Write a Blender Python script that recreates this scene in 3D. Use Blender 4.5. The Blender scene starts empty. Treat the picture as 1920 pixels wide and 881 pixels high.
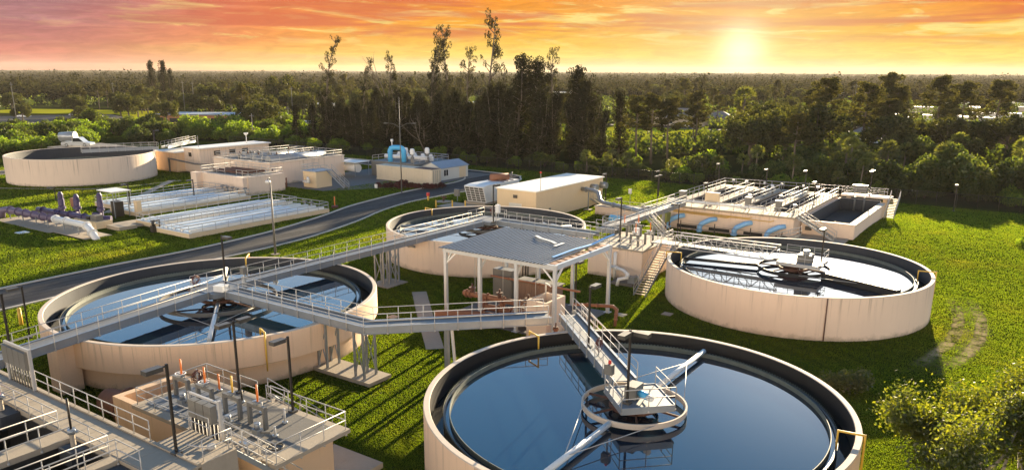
import bpy, math, random
import numpy as np
from mathutils import Vector, Matrix
R = math.radians
rnd = random.Random(7)
scene = bpy.context.scene
COL = scene.collection

# ---------------------------------------------------------------- camera
cam_data = bpy.data.cameras.new("camera")
cam = bpy.data.objects.new("camera", cam_data)
COL.objects.link(cam)
cam_data.sensor_width = 36.0
cam_data.lens = 27.37
cam_data.shift_y = 0.0406
cam_data.clip_start = 0.5
cam_data.clip_end = 30000
cam.matrix_world = (Matrix.Translation((0, 0, 22.1)) @ Matrix.Rotation(R(34.5), 4, 'Z')
                    @ Matrix.Rotation(R(90 - 14.8), 4, 'X') @ Matrix.Rotation(R(0.269), 4, 'Z'))
scene.camera = cam

# ---------------------------------------------------------------- exposure, sun, sky
vs = scene.view_settings
vs.view_transform = 'Standard'
vs.look = 'None'
EXPOSURE = 2.0
vs.exposure = EXPOSURE
vs.gamma = 1.0
vs.use_curve_mapping = False
scene.cycles.use_denoising = True
scene.cycles.max_bounces = 8
scene.cycles.transparent_max_bounces = 12
scene.cycles.sample_clamp_indirect = 6.0

SUN_AZ, SUN_EL = 100.3, 10.5
sun_dir = Vector((math.cos(R(SUN_AZ)) * math.cos(R(SUN_EL)), math.sin(R(SUN_AZ)) * math.cos(R(SUN_EL)), math.sin(R(SUN_EL))))
sd = bpy.data.lights.new("sun", 'SUN')
sd.energy = 5.0
sd.angle = R(0.5)
sd.color = (1.0, 0.80, 0.52)
so = bpy.data.objects.new("sun", sd)
COL.objects.link(so)
so.rotation_euler = sun_dir.to_track_quat('Z', 'Y').to_euler()

world = bpy.data.worlds.new("World")
scene.world = world
world.use_nodes = True
wt = world.node_tree
wt.nodes.clear()


class NB:
    """tiny node-graph builder"""
    def __init__(self, tree):
        self.t = tree

    def new(self, typ, **kw):
        n = self.t.nodes.new(typ)
        for k, v in kw.items():
            setattr(n, k, v)
        return n

    def put(self, sock, v):
        if isinstance(v, bpy.types.NodeSocket):
            self.t.links.new(v, sock)
        elif v is not None:
            if isinstance(v, (tuple, list)) and len(v) == 3 and sock.type == 'RGBA':
                v = (*v, 1)
            sock.default_value = v

    def m(self, op, a, b=None, c=None, clamp=False):
        n = self.new('ShaderNodeMath', operation=op, use_clamp=clamp)
        for s, v in zip(n.inputs, (a, b, c)):
            self.put(s, v)
        return n.outputs[0]

    def v(self, op, a, b=None, scale=None):
        n = self.new('ShaderNodeVectorMath', operation=op)
        self.put(n.inputs[0], a)
        if b is not None:
            self.put(n.inputs[1], b)
        if scale is not None:
            self.put(n.inputs[3], scale)
        return n.outputs['Value'] if op in ('DOT_PRODUCT', 'LENGTH') else n.outputs[0]

    def mix(self, f, a, b, blend='MIX'):
        n = self.new('ShaderNodeMix', data_type='RGBA', blend_type=blend)
        self.put(n.inputs[0], f)
        self.put(n.inputs[6], a)
        self.put(n.inputs[7], b)
        return n.outputs[2]

    def ss(self, x, lo, hi, a=0.0, b=1.0):
        n = self.new('ShaderNodeMapRange', interpolation_type='SMOOTHSTEP')
        for s, v in zip(n.inputs, (x, lo, hi, a, b)):
            self.put(s, v)
        return n.outputs[0]

    def noise(self, vec, scale, detail=4, rough=.55, dist=0.0):
        n = self.new('ShaderNodeTexNoise')
        self.put(n.inputs['Vector'], vec)
        n.inputs['Scale'].default_value = scale
        n.inputs['Detail'].default_value = detail
        n.inputs['Roughness'].default_value = rough
        n.inputs['Distortion'].default_value = dist
        return n.outputs[0]

    def ramp(self, x, stops):
        n = self.new('ShaderNodeValToRGB')
        self.put(n.inputs[0], x)
        el = n.color_ramp.elements
        while len(el) < len(stops):
            el.new(.5)
        for e, (p, c) in zip(el, stops):
            e.position = p
            e.color = (*c, 1)
        return n.outputs[0]

    def xyz(self, x, y, z):
        n = self.new('ShaderNodeCombineXYZ')
        for s, v in zip(n.inputs, (x, y, z)):
            self.put(s, v)
        return n.outputs[0]


def lin(r, g, b, k=1.0):
    f = lambda c: ((c / 255) / 12.92 if c <= 10 else (((c / 255) + .055) / 1.055) ** 2.4) * k
    return (f(r), f(g), f(b))


def build_sky():
    b = NB(wt)
    tc = b.new('ShaderNodeTexCoord')
    d = b.v('NORMALIZE', tc.outputs['Generated'])
    sep = b.new('ShaderNodeSeparateXYZ')
    b.put(sep.inputs[0], d)
    X, Y, Z = sep.outputs
    hor = b.v('NORMALIZE', b.xyz(X, Y, 0.0))
    ga = 108.8
    c = b.v('DOT_PRODUCT', hor, (math.cos(R(ga)), math.sin(R(ga)), 0))
    az = b.m('ARCTAN2', b.v('DOT_PRODUCT', hor, (math.sin(R(ga)), -math.cos(R(ga)), 0)), c)
    # streaky clouds
    cv = b.xyz(b.m('MULTIPLY', az, 2.6), b.m('ADD', b.m('MULTIPLY', Z, 46.0), b.m('MULTIPLY', az, .8)), 3.1)
    n1 = b.noise(cv, 1.0, 6, .6, .6)
    cv2 = b.xyz(b.m('MULTIPLY', az, 10.0), b.m('ADD', b.m('MULTIPLY', Z, 78.0), b.m('MULTIPLY', az, 3.0)), 8.7)
    n2 = b.noise(cv2, 1.0, 5, .62, 1.0)
    h = b.m('ADD', Z, b.m('MULTIPLY', b.m('SUBTRACT', n1, .5), .06))
    h = b.m('MULTIPLY', h, 10.0, clamp=True)
    left = b.ramp(h, [(0, lin(230, 156, 128)), (.16, lin(216, 128, 110)), (.42, lin(192, 120, 116)), (.72, lin(182, 130, 134)), (1, lin(160, 108, 116))])
    mid = b.ramp(h, [(0, lin(248, 176, 124)), (.17, lin(255, 196, 90)), (.32, lin(252, 158, 80)), (.6, lin(244, 136, 78)), (.85, lin(216, 122, 92)), (1, lin(188, 106, 92))])
    sunc = b.ramp(h, [(0, lin(252, 214, 146)), (.2, lin(255, 218, 100)), (.42, lin(255, 190, 50)), (.7, lin(252, 164, 42)), (1, lin(246, 138, 36))])
    low = b.mix(b.ss(c, .68, .88), left, mid)
    low = b.mix(b.ss(c, .80, .97), low, sunc)
    wisp = b.m('MULTIPLY', b.ss(n2, .50, .63), b.ss(Z, .012, .05))
    low = b.mix(b.m('MULTIPLY', wisp, b.m('MULTIPLY', b.ss(c, .66, .97, .12, 1.0), .9)), low, lin(255, 228, 132))
    dark = b.m('MULTIPLY', b.ss(n1, .54, .38), b.ss(Z, .015, .05))
    cv3 = b.xyz(b.m('MULTIPLY', az, 24.0), b.m('ADD', b.m('MULTIPLY', Z, 150.0), b.m('MULTIPLY', az, -5.0)), 1.7)
    n3 = b.noise(cv3, 1.0, 6, .65, .8)
    low = b.v('SCALE', low, scale=b.ss(n3, .3, .7, .84, 1.14))
    low = b.mix(b.m('MULTIPLY', dark, .8), low, b.mix(b.ss(c, .68, .85), lin(150, 98, 108), lin(216, 106, 72)))
    redr = b.m('MULTIPLY', b.ss(az, .17, .34), b.m('MULTIPLY', b.ss(Z, .05, .09), b.ss(n1, .62, .42)))
    low = b.mix(redr, low, lin(238, 96, 36))
    # glow of the low sun behind thin cloud
    gd = (math.cos(R(ga)) * math.cos(R(1.5)), math.sin(R(ga)) * math.cos(R(1.5)), math.sin(R(1.5)))
    dt = b.m('MAXIMUM', b.v('DOT_PRODUCT', d, gd), 0.0)
    core = b.m('POWER', dt, 2600.0)
    halo = b.m('POWER', dt, 75.0)
    low = b.mix(b.m('MULTIPLY', halo, .42), low, (1.0, .82, .42))
    low = b.mix(1.0, low, b.v('SCALE', (1.0, .95, .8), scale=b.m('MULTIPLY', core, .62)), 'ADD')
    # upper sky: physically based sky plus a pale bright veil round the sun, blue aloft
    sky = b.new('ShaderNodeTexSky', sky_type='NISHITA', sun_disc=False)
    sky.sun_elevation = R(SUN_EL)
    sky.sun_rotation = R(360 - (SUN_AZ - 90))
    sky.air_density, sky.dust_density, sky.ozone_density = 1.0, .6, 2.0
    nish = b.v('SCALE', sky.outputs[0], scale=.018)
    veil = b.ramp(Z, [(0, (1.2, 1.1, .95)), (.20, (.85, 1.0, 1.15)), (.30, (.34, .70, 1.15)), (.52, (.13, .44, .92)), (.75, (.08, .22, .46)), (1, (.05, .11, .22))])
    veil = b.v('SCALE', veil, scale=b.ss(c, -.2, .95, .55, 1.25))
    up = b.mix(1.0, nish, veil, 'ADD')
    hot = b.m('POWER', b.m('MAXIMUM', b.v('DOT_PRODUCT', d, tuple(sun_dir)), 0.0), 60.0)
    up = b.mix(1.0, up, b.v('SCALE', (1.0, .93, .8), scale=b.m('MULTIPLY', hot, 4.0)), 'ADD')
    # warm fill added low behind the camera to brighten the backlit walls
    fw = b.v('DOT_PRODUCT', hor, (.24, -.97, 0))
    back_fill = b.m('MULTIPLY', b.ss(fw, -.05, .85), b.ss(Z, .42, .08))
    up = b.mix(b.m('MULTIPLY', back_fill, .95), up, (5.8, 4.85, 3.8))
    front = b.ss(fw, .15, -.3)
    lowf = b.m('MULTIPLY', b.ss(Z, .15, .095), front)
    col = b.mix(lowf, up, low)
    # below the horizon: dull earth
    col = b.mix(b.ss(Z, 0.0, -.02), col, (.12, .10, .07))
    bg = b.new('ShaderNodeBackground')
    b.put(bg.inputs[0], col)
    bg.inputs[1].default_value = 1 / 2 ** EXPOSURE
    out = b.new('ShaderNodeOutputWorld')
    wt.links.new(bg.outputs[0], out.inputs[0])


build_sky()


# ---------------------------------------------------------------- materials
def new_mat(name):
    m = bpy.data.materials.new(name)
    m.use_nodes = True
    m.node_tree.nodes.clear()
    return m, NB(m.node_tree)


def mat(name, col, rough=.6, metal=0.0, var=.18, scale=.6, bump=0.0, streak=0.0, ior=1.5, fine=6.0, spec=.5, foot=0.0):
    m, b = new_mat(name)
    geo = b.new('ShaderNodeNewGeometry')
    pos = geo.outputs['Position']
    n = b.noise(pos, scale, 5, .6)
    n2 = b.noise(pos, fine, 3, .6)
    k = b.m('ADD', b.m('MULTIPLY', b.m('SUBTRACT', n, .5), var * 2), b.m('MULTIPLY', b.m('SUBTRACT', n2, .5), var))
    if streak:
        sp = b.v('MULTIPLY', pos, (1.6, 1.6, .10))
        ns = b.noise(sp, 1.3, 5, .65)
        k = b.m('SUBTRACT', k, b.m('MULTIPLY', b.ss(ns, .52, .75), streak))
    k = b.m('ADD', k, 1.0)
    c = b.v('SCALE', col, scale=k)
    if name == "asphalt":                      # tyre-worn bands and dark patches along the road
        wb = b.noise(b.v('MULTIPLY', pos, (1.1, .05, 1)), 1.0, 4, .6)
        c = b.v('SCALE', c, scale=b.ss(wb, .32, .68, .62, 1.45))
        ck = b.noise(pos, .42, 8, .75)
        c = b.mix(b.m('MULTIPLY', b.ss(b.m('ABSOLUTE', b.m('SUBTRACT', ck, .5)), .012, .0), .8), c, (.014, .013, .012))
    if foot:                                   # splash dirt and algae along the foot of a wall, drips below its rim
        sz = b.new('ShaderNodeSeparateXYZ')
        b.put(sz.inputs[0], pos)
        zz = b.m('ADD', sz.outputs[2], b.m('MULTIPLY', b.m('SUBTRACT', b.noise(pos, 1.1, 5, .7), .5), -1.3))
        c = b.mix(b.m('MULTIPLY', b.ss(zz, .55, .0), foot), c, (.20, .155, .09))
        dr = b.noise(b.v('MULTIPLY', pos, (2.6, 2.6, .06)), 1.0, 6, .7)
        dz = b.ss(sz.outputs[2], 1.2, 3.9)
        c = b.mix(b.m('MULTIPLY', b.m('MULTIPLY', b.ss(dr, .53, .66), dz), foot * .9), c, (.22, .165, .12))
    p = b.new('ShaderNodeBsdfPrincipled')
    b.put(p.inputs['Base Color'], c)
    p.inputs['Metallic'].default_value = metal
    p.inputs['IOR'].default_value = ior
    p.inputs['Specular IOR Level'].default_value = spec
    b.put(p.inputs['Roughness'], b.m('ADD', rough, b.m('MULTIPLY', b.m('SUBTRACT', n2, .5), .15), clamp=True))
    if bump:
        bn = b.new('ShaderNodeBump')
        bn.inputs['Strength'].default_value = bump
        bn.inputs['Distance'].default_value = .05
        b.put(bn.inputs['Height'], b.noise(pos, fine * 1.5, 4, .7))
        m.node_tree.links.new(bn.outputs[0], p.inputs['Normal'])
    o = b.new('ShaderNodeOutputMaterial')
    m.node_tree.links.new(p.outputs[0], o.inputs[0])
    return m


def leaf_mat(name, c1, c2, trans=.45, gloss=.06, tk=(1.35, 1.25, .55)):
    m, b = new_mat(name)
    geo = b.new('ShaderNodeNewGeometry')
    oi = b.new('ShaderNodeObjectInfo')
    f = b.m('MULTIPLY', b.m('ADD', geo.outputs['Random Per Island'], b.noise(geo.outputs['Position'], .35, 2)), .5)
    c = b.mix(b.ss(f, .25, .75), c1, c2)
    c = b.v('SCALE', c, scale=b.m('ADD', .75, b.m('MULTIPLY', oi.outputs['Random'], .5)))
    if name == "grass_blades":                 # dry straw patches and mowing bands
        q = geo.outputs['Position']
        dry = b.m('MULTIPLY', b.ss(b.noise(q, .09, 6, .7), .50, .72), .5)
        c = b.mix(dry, c, (.115, .095, .022))
        bands = b.m('SINE', b.m('ADD', b.v('DOT_PRODUCT', q, (1.5, 3.1, 0)), b.m('MULTIPLY', b.noise(q, .08, 3), 9.0)))
        c = b.v('SCALE', c, scale=b.m('ADD', .97, b.m('MULTIPLY', bands, .10)))
    d = b.new('ShaderNodeBsdfDiffuse')
    b.put(d.inputs[0], c)
    t = b.new('ShaderNodeBsdfTranslucent')
    b.put(t.inputs[0], b.v('MULTIPLY', c, tk))
    g = b.new('ShaderNodeBsdfGlossy')
    g.inputs['Roughness'].default_value = .45
    b.put(g.inputs[0], (.8, .8, .75))
    mx = b.new('ShaderNodeMixShader')
    mx.inputs[0].default_value = trans
    m.node_tree.links.new(d.outputs[0], mx.inputs[1])
    m.node_tree.links.new(t.outputs[0], mx.inputs[2])
    m2 = b.new('ShaderNodeMixShader')
    m2.inputs[0].default_value = gloss
    m.node_tree.links.new(mx.outputs[0], m2.inputs[1])
    m.node_tree.links.new(g.outputs[0], m2.inputs[2])
    o = b.new('ShaderNodeOutputMaterial')
    m.node_tree.links.new(m2.outputs[0], o.inputs[0])
    return m


def water_mat(name, col=(.008, .016, .026), ior=1.9, ripple=.02):
    m, b = new_mat(name)
    geo = b.new('ShaderNodeNewGeometry')
    p = b.new('ShaderNodeBsdfPrincipled')
    b.put(p.inputs['Base Color'], col)
    p.inputs['Roughness'].default_value = .03
    p.inputs['IOR'].default_value = ior
    bn = b.new('ShaderNodeBump')
    bn.inputs['Strength'].default_value = ripple
    bn.inputs['Distance'].default_value = .05
    b.put(bn.inputs['Height'], b.noise(geo.outputs['Position'], 1.6, 4, .6))
    m.node_tree.links.new(bn.outputs[0], p.inputs['Normal'])
    o = b.new('ShaderNodeOutputMaterial')
    m.node_tree.links.new(p.outputs[0], o.inputs[0])
    return m


def ground_mat():
    m, b = new_mat("ground")
    geo = b.new('ShaderNodeNewGeometry')
    pos = geo.outputs['Position']
    n1 = b.noise(pos, .09, 5, .6)
    n2 = b.noise(pos, 1.7, 5, .7)
    n3 = b.noise(pos, .035, 3, .5)
    lawn = b.mix(b.ss(n1, .35, .68), (.022, .040, .005), (.055, .070, .008))
    lawn = b.mix(b.m('MULTIPLY', b.ss(n2, .55, .75), .5), lawn, (.075, .062, .022))
    sep = b.new('ShaderNodeSeparateXYZ')
    b.put(sep.inputs[0], pos)
    wild = b.mix(b.ss(n3, .4, .6), (.016, .022, .008), (.040, .046, .014))
    wild = b.mix(b.m('MULTIPLY', b.ss(n2, .5, .7), .4), wild, (.045, .040, .022))
    c = b.mix(b.ss(sep.outputs[1], 148.0, 154.0), lawn, wild)
    # bare worn arc beside the east tank and a scuffed patch before it
    ax = b.m('ABSOLUTE', b.m('SUBTRACT', b.m('ADD', sep.outputs[0], 6.1), b.m('MULTIPLY', b.m('SINE', b.m('DIVIDE', b.m('SUBTRACT', sep.outputs[1], 62.0), 9.0)), 2.4)))
    ay = b.m('MULTIPLY', b.ss(sep.outputs[1], 62.0, 70.0), b.ss(sep.outputs[1], 90.0, 82.0))
    wr = b.m('MULTIPLY', b.m('MAXIMUM', b.m('MULTIPLY', b.ss(ax, 2.1, .5), .45), b.ss(b.m('ABSOLUTE', b.m('SUBTRACT', ax, .9)), .8, .2)), ay)
    wr = b.m('MULTIPLY', wr, b.ss(b.noise(pos, .8, 6, .7), .36, .62))
    c = b.mix(wr, c, (.44, .34, .20))
    p = b.new('ShaderNodeBsdfDiffuse')
    b.put(p.inputs['Color'], c)
    bn = b.new('ShaderNodeBump')
    bn.inputs['Strength'].default_value = .7
    bn.inputs['Distance'].default_value = .15
    b.put(bn.inputs['Height'], b.noise(pos, 4.0, 5, .7))
    m.node_tree.links.new(bn.outputs[0], p.inputs['Normal'])
    o = b.new('ShaderNodeOutputMaterial')
    m.node_tree.links.new(p.outputs[0], o.inputs[0])
    return m


def mesh_fence_mat():
    m, b = new_mat("chain_link")
    p = b.new('ShaderNodeBsdfPrincipled')
    b.put(p.inputs['Base Color'], (.02, .02, .018))
    p.inputs['Metallic'].default_value = .6
    p.inputs['Roughness'].default_value = .6
    t = b.new('ShaderNodeBsdfTransparent')
    mx = b.new('ShaderNodeMixShader')
    mx.inputs[0].default_value = .26
    m.node_tree.links.new(t.outputs[0], mx.inputs[1])
    m.node_tree.links.new(p.outputs[0], mx.inputs[2])
    o = b.new('ShaderNodeOutputMaterial')
    m.node_tree.links.new(mx.outputs[0], o.inputs[0])
    return m


PEACH_W = mat("orange_peach_stucco", (.80, .56, .375), .85, var=.06, scale=.35, streak=.10, bump=.15, foot=.55)
PEACH = mat("peach_stucco", (.78, .615, .475), .85, var=.06, scale=.35, streak=.10, bump=.15, foot=.55)
PEACH2 = mat("warm_stucco", (.68, .47, .29), .85, var=.06, scale=.4, streak=.12, bump=.15, foot=.55)
RIM = mat("rim_concrete", (.60, .50, .40), .8, var=.14, scale=.8, bump=.2)
LINING = mat("tank_lining", (.040, .044, .052), .7, var=.35, scale=.7, streak=.3, bump=.2)
LINING_BLACK = mat("wet_tank_lining", (.016, .015, .015), .55, var=.4, scale=.9, streak=.3, bump=.2)
WEIR = mat("weir_fibreglass", (.13, .145, .12), .7, var=.4, scale=2.0)
WEIR_DARK = mat("weir_trough", (.03, .035, .035), .5, var=.4, scale=1.5)
WATER = water_mat("still_water", (.006, .020, .036), 1.75)
WATER_DARK = water_mat("channel_water", (.008, .009, .009), 1.18, .12)
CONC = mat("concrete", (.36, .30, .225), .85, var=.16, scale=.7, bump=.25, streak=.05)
CONC_DK = mat("shaded_concrete", (.15, .14, .125), .88, var=.2, scale=.6, bump=.25)
GALV = mat("galvanised_steel", (.30, .325, .35), .45, .55, var=.14, scale=1.4)
GRATE = mat("grating", (.20, .205, .21), .6, .3, var=.15, scale=3, fine=18)
ALU = mat("aluminium_rail", (.44, .425, .40), .55, 0, var=.08, scale=1.0)
WHITE = mat("white_paint", (.78, .77, .73), .5, var=.07, scale=.8)
LIDS = mat("sky_tinted_lids", (.58, .70, .80), .3, var=.06, scale=.4)  # white lids, with the blue cast of the sky put into the colour
ROOFPAN = mat("sky_dark_roof_pan", (.024, .036, .058), .6, 0, var=.3, scale=.6, streak=.3, spec=.12)  # dark sky reflection of the roof stripes put into the colour
WHITE_ROOF = mat("white_roof", (.80, .77, .70), .6, var=.05, scale=.25)
BRONZE = mat("bronze_post", (.030, .024, .019), .5, .2, var=.15)
LAMPBOX = mat("lamp_box", (.075, .068, .058), .5, .1, var=.12)
RUST = mat("rust_pipe", (.27, .115, .062), .75, var=.3, scale=1.5, bump=.3)
RUST_DK = mat("dark_rust", (.11, .05, .034), .8, var=.4, scale=1.5, bump=.3)
YELLOW = mat("yellow_paint", (.72, .43, .055), .5, var=.12)
ORANGE = mat("orange_stem", (.80, .20, .03), .5, var=.1)
BLUE = mat("light_blue_pipe", (.24, .50, .80), .45, var=.08)
BLUE2 = mat("bright_blue_pipe", (.08, .42, .72), .45, var=.08)
PURPLE = mat("purple_pipe", (.060, .044, .115), .5, var=.15)
PURPLE2 = mat("pale_purple_pipe", (.13, .10, .165), .5, var=.15)
PANEL = mat("grey_panel", (.16, .155, .142), .55, .1, var=.06)
TAN = mat("tan_panel", (.68, .53, .335), .7, var=.06, scale=.5, streak=.05)
CREAM = mat("cream_container", (.64, .55, .41), .6, var=.08, scale=.6, streak=.15)
SHED = mat("pale_siding", (.60, .58, .52), .6, var=.06, streak=.05)
ROOFGREY = mat("grey_roof", (.30, .33, .37), .55, .2, var=.12)
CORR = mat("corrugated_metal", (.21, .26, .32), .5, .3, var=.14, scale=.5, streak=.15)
ASPHALT = mat("asphalt", (.062, .058, .056), .85, var=.38, scale=.16, bump=.3, fine=9, spec=.12)
KERB = mat("kerb_concrete", (.58, .52, .43), .85, var=.15)
DIRT = mat("dry_dirt", (.15, .115, .06), .95, var=.28, scale=.9, bump=.5, spec=.1)
FARGRASS = mat("field_grass", (.30, .30, .02), .95, var=.25, scale=.08, spec=0)
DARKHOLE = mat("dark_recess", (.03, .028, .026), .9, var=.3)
GLASS = mat("dark_glass", (.02, .025, .03), .15, var=.1)
BRICK = mat("orange_wall", (.42, .19, .10), .85, var=.1)
ROOFTILE = mat("dull_roof", (.20, .19, .19), .8, var=.15)
HOSE_RED = mat("red_hose", (.13, .040, .030), .6, var=.1)
RED = mat("red_paint", (.62, .04, .03), .5, var=.1)
BARK = mat("bark", (.13, .10, .075), .9, var=.3, scale=3, bump=.4)
BARK_PALE = mat("pale_bark", (.36, .31, .25), .9, var=.3, scale=3, bump=.4)
CHAIN = mesh_fence_mat()
GROUND = ground_mat()
GRASS = lawn_mat() if False else leaf_mat("grass_blades", (.040, .064, .007), (.074, .092, .011), .55, .01, (3.6, 3.65, 1.05))
L_CAS = leaf_mat("casuarina_needles", (.014, .016, .009), (.034, .034, .016), .30, .01)
L_BUSH = leaf_mat("bush_leaves", (.045, .085, .010), (.110, .150, .016), .52, .03, (3.2, 3.0, .9))
L_DKBUSH = leaf_mat("dark_bush_leaves", (.024, .040, .011), (.060, .076, .016), .45, .03, (2.6, 2.4, .8))
L_OAK = leaf_mat("oak_leaves", (.020, .027, .011), (.055, .058, .018), .42, .02, (2.4, 2.2, .8))
L_PINE = leaf_mat("pine_needles", (.024, .029, .011), (.062, .060, .020), .42, .02, (2.4, 2.1, .8))
L_PALM = leaf_mat("palm_leaves", (.038, .052, .014), (.095, .098, .024), .48, .06, (3.2, 3.0, .9))
L_NEAR = leaf_mat("near_leaves", (.034, .050, .006), (.105, .116, .013), .55, .06, (3.5, 3.2, .75))
L_FAR = leaf_mat("far_leaves", (.020, .023, .012), (.046, .046, .022), .3, .0)
L_CROTON = leaf_mat("croton_leaves", (.055, .012, .014), (.12, .025, .022), .3, .05)


# ---------------------------------------------------------------- mesh builder and object helpers
class MB:
    def __init__(self):
        self.v, self.f, self.s = [], [], []

    def add(self, verts, faces, smooth=False):
        o = len(self.v)
        self.v += [tuple(p) for p in verts]
        self.f += [tuple(i + o for i in f) for f in faces]
        self.s += [smooth] * len(faces)
        return self

    def box(self, x0, x1, y0, y1, z0, z1):
        v = [(x0, y0, z0), (x1, y0, z0), (x1, y1, z0), (x0, y1, z0), (x0, y0, z1), (x1, y0, z1), (x1, y1, z1), (x0, y1, z1)]
        return self.add(v, [(0, 3, 2, 1), (4, 5, 6, 7), (0, 1, 5, 4), (1, 2, 6, 5), (2, 3, 7, 6), (3, 0, 4, 7)])

    def cbox(self, c, s, rz=0.0):
        ca, sa = math.cos(rz), math.sin(rz)
        v = []
        for k in (-.5, .5):
            for i, j in ((-.5, -.5), (.5, -.5), (.5, .5), (-.5, .5)):
                x, y = i * s[0], j * s[1]
                v.append((c[0] + x * ca - y * sa, c[1] + x * sa + y * ca, c[2] + k * s[2]))
        return self.add(v, [(0, 3, 2, 1), (4, 5, 6, 7), (0, 1, 5, 4), (1, 2, 6, 5), (2, 3, 7, 6), (3, 0, 4, 7)])

    def bar(self, p, q, w, h):
        p, q = Vector(p), Vector(q)
        t = (q - p).normalized()
        up = Vector((0, 0, 1)) if abs(t.z) < .95 else Vector((0, 1, 0))
        sx = t.cross(up).normalized() * (w / 2)
        sz = sx.cross(t).normalized() * (h / 2)
        v = [e + i * sx + j * sz for e in (p, q) for i, j in ((-1, -1), (1, -1), (1, 1), (-1, 1))]
        return self.add(v, [(0, 1, 2, 3), (7, 6, 5, 4), (0, 4, 5, 1), (1, 5, 6, 2), (2, 6, 7, 3), (3, 7, 4, 0)])

    def tube(self, pts, r, n=8, cap=True):
        pts = [Vector(p) for p in pts]
        rs = r if isinstance(r, (list, tuple)) else [r] * len(pts)
        vs_, fs = [], []
        nrm = None
        for i, p in enumerate(pts):
            a = pts[i] - pts[i - 1] if i else pts[1] - pts[0]
            c = pts[i + 1] - pts[i] if i < len(pts) - 1 else a
            t = (a.normalized() + c.normalized())
            t = t.normalized() if t.length > 1e-6 else a.normalized()
            if nrm is None:
                ref = Vector((0, 0, 1)) if abs(t.z) < .9 else Vector((1, 0, 0))
                nrm = t.cross(ref).normalized()
            else:
                nrm = (nrm - t * nrm.dot(t))
                nrm = nrm.normalized() if nrm.length > 1e-6 else t.orthogonal().normalized()
            bi = t.cross(nrm)
            k = 1 / max(.5, t.dot(a.normalized())) if 0 < i < len(pts) - 1 else 1
            for j in range(n):
                an = 2 * math.pi * j / n
                vs_.append(p + (nrm * math.cos(an) + bi * math.sin(an)) * rs[i] * k)
        m = len(pts)
        for i in range(m - 1):
            for j in range(n):
                j2 = (j + 1) % n
                fs.append((i * n + j, i * n + j2, (i + 1) * n + j2, (i + 1) * n + j))
        self.add(vs_, fs, True)
        if cap:
            o = len(self.v) - len(vs_)
            self.f += [tuple(o + j for j in reversed(range(n))), tuple(o + (m - 1) * n + j for j in range(n))]
            self.s += [False, False]
        return self

    def lathe(self, cx, cy, prof, n=24, closed=False):
        vs_ = [(cx + r * math.cos(2 * math.pi * j / n), cy + r * math.sin(2 * math.pi * j / n), z) for r, z in prof for j in range(n)]
        m = len(prof)
        for i in range(m if closed else m - 1):
            i2 = (i + 1) % m
            # own vertices per band keep the edges crisp
            a = [vs_[i * n + j] for j in range(n)] + [vs_[i2 * n + j] for j in range(n)]
            self.add(a, [(j, (j + 1) % n, n + (j + 1) % n, n + j) for j in range(n)], True)
        return self

    def ring(self, cx, cy, r0, r1, z0, z1, n=120):
        return self.lathe(cx, cy, [(r0, z0), (r1, z0), (r1, z1), (r0, z1)], n, True)

    def disc(self, cx, cy, r, z, n=120, r0=0.0):
        if r0:
            return self.lathe(cx, cy, [(r, z), (r0, z)], n)
        v = [(cx + r * math.cos(2 * math.pi * j / n), cy + r * math.sin(2 * math.pi * j / n), z) for j in range(n)]
        return self.add(v, [tuple(range(n))])

    def cyl(self, x, y, z0, z1, r, n=12):
        return self.tube([(x, y, z0), (x, y, z1)], r, n)

    def prism(self, poly, z0, z1):
        n = len(poly)
        v = [(x, y, z0) for x, y in poly] + [(x, y, z1) for x, y in poly]
        return self.add(v, [tuple(reversed(range(n))), tuple(range(n, 2 * n))] + [(i, (i + 1) % n, n + (i + 1) % n, n + i) for i in range(n)])

    def strip(self, left, right, z):
        n = len(left)
        v = [(x, y, z) for x, y in left] + [(x, y, z) for x, y in right]
        return self.add(v, [(i, n + i, n + i + 1, i + 1) for i in range(n - 1)])

    def build(self, name, material, parent=None, loc=(0, 0, 0)):
        me = bpy.data.meshes.new(name)
        off = Vector(parent['_loc']) if parent is not None else Vector(loc)
        co = np.array(self.v, dtype=np.float64) - np.array(off)
        me.from_pydata([tuple(p) for p in co], [], self.f)
        me.polygons.foreach_set("use_smooth", self.s)
        me.materials.append(material)
        me.update()
        o = bpy.data.objects.new(name, me)
        COL.objects.link(o)
        if parent is not None:
            o.parent = parent
            o['_loc'] = tuple(parent['_loc'])
        else:
            o.location = off
            o['_loc'] = tuple(off)
        return o


ALL = []


def tag(o, label, cat, group=None, kind=None):
    if label:
        o['label'] = label
    if cat:
        o['category'] = cat
    if group:
        o['group'] = group
    if kind:
        o['kind'] = kind
    return o


def thing(name, label, cat, loc, group=None):
    o = bpy.data.objects.new(name, None)
    COL.objects.link(o)
    o.location = loc
    o.empty_display_size = .2
    o['_loc'] = tuple(loc)
    return tag(o, label, cat, group)


def solo(mb, name, material, label, cat, loc, group=None):
    return tag(mb.build(name, material, None, loc), label, cat, group)


def struct(mb, name, material, label=None, cat=None, kind='structure'):
    o = mb.build(name, material)
    return tag(o, label, cat, None, kind)


def copy_thing(src, loc, rz=None, label=None, scale=None, group=None):
    c = src.copy()
    COL.objects.link(c)
    c.location = loc
    if rz is not None:
        c.rotation_euler = (0, 0, rz)
    if scale is not None:
        c.scale = scale
    if label:
        c['label'] = label
    if group:
        c['group'] = group
    for ch in src.children:
        k = ch.copy()
        COL.objects.link(k)
        k.parent = c
        for g2 in ch.children:
            q = g2.copy()
            COL.objects.link(q)
            q.parent = k
    return c


_post_cache = {}


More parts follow.
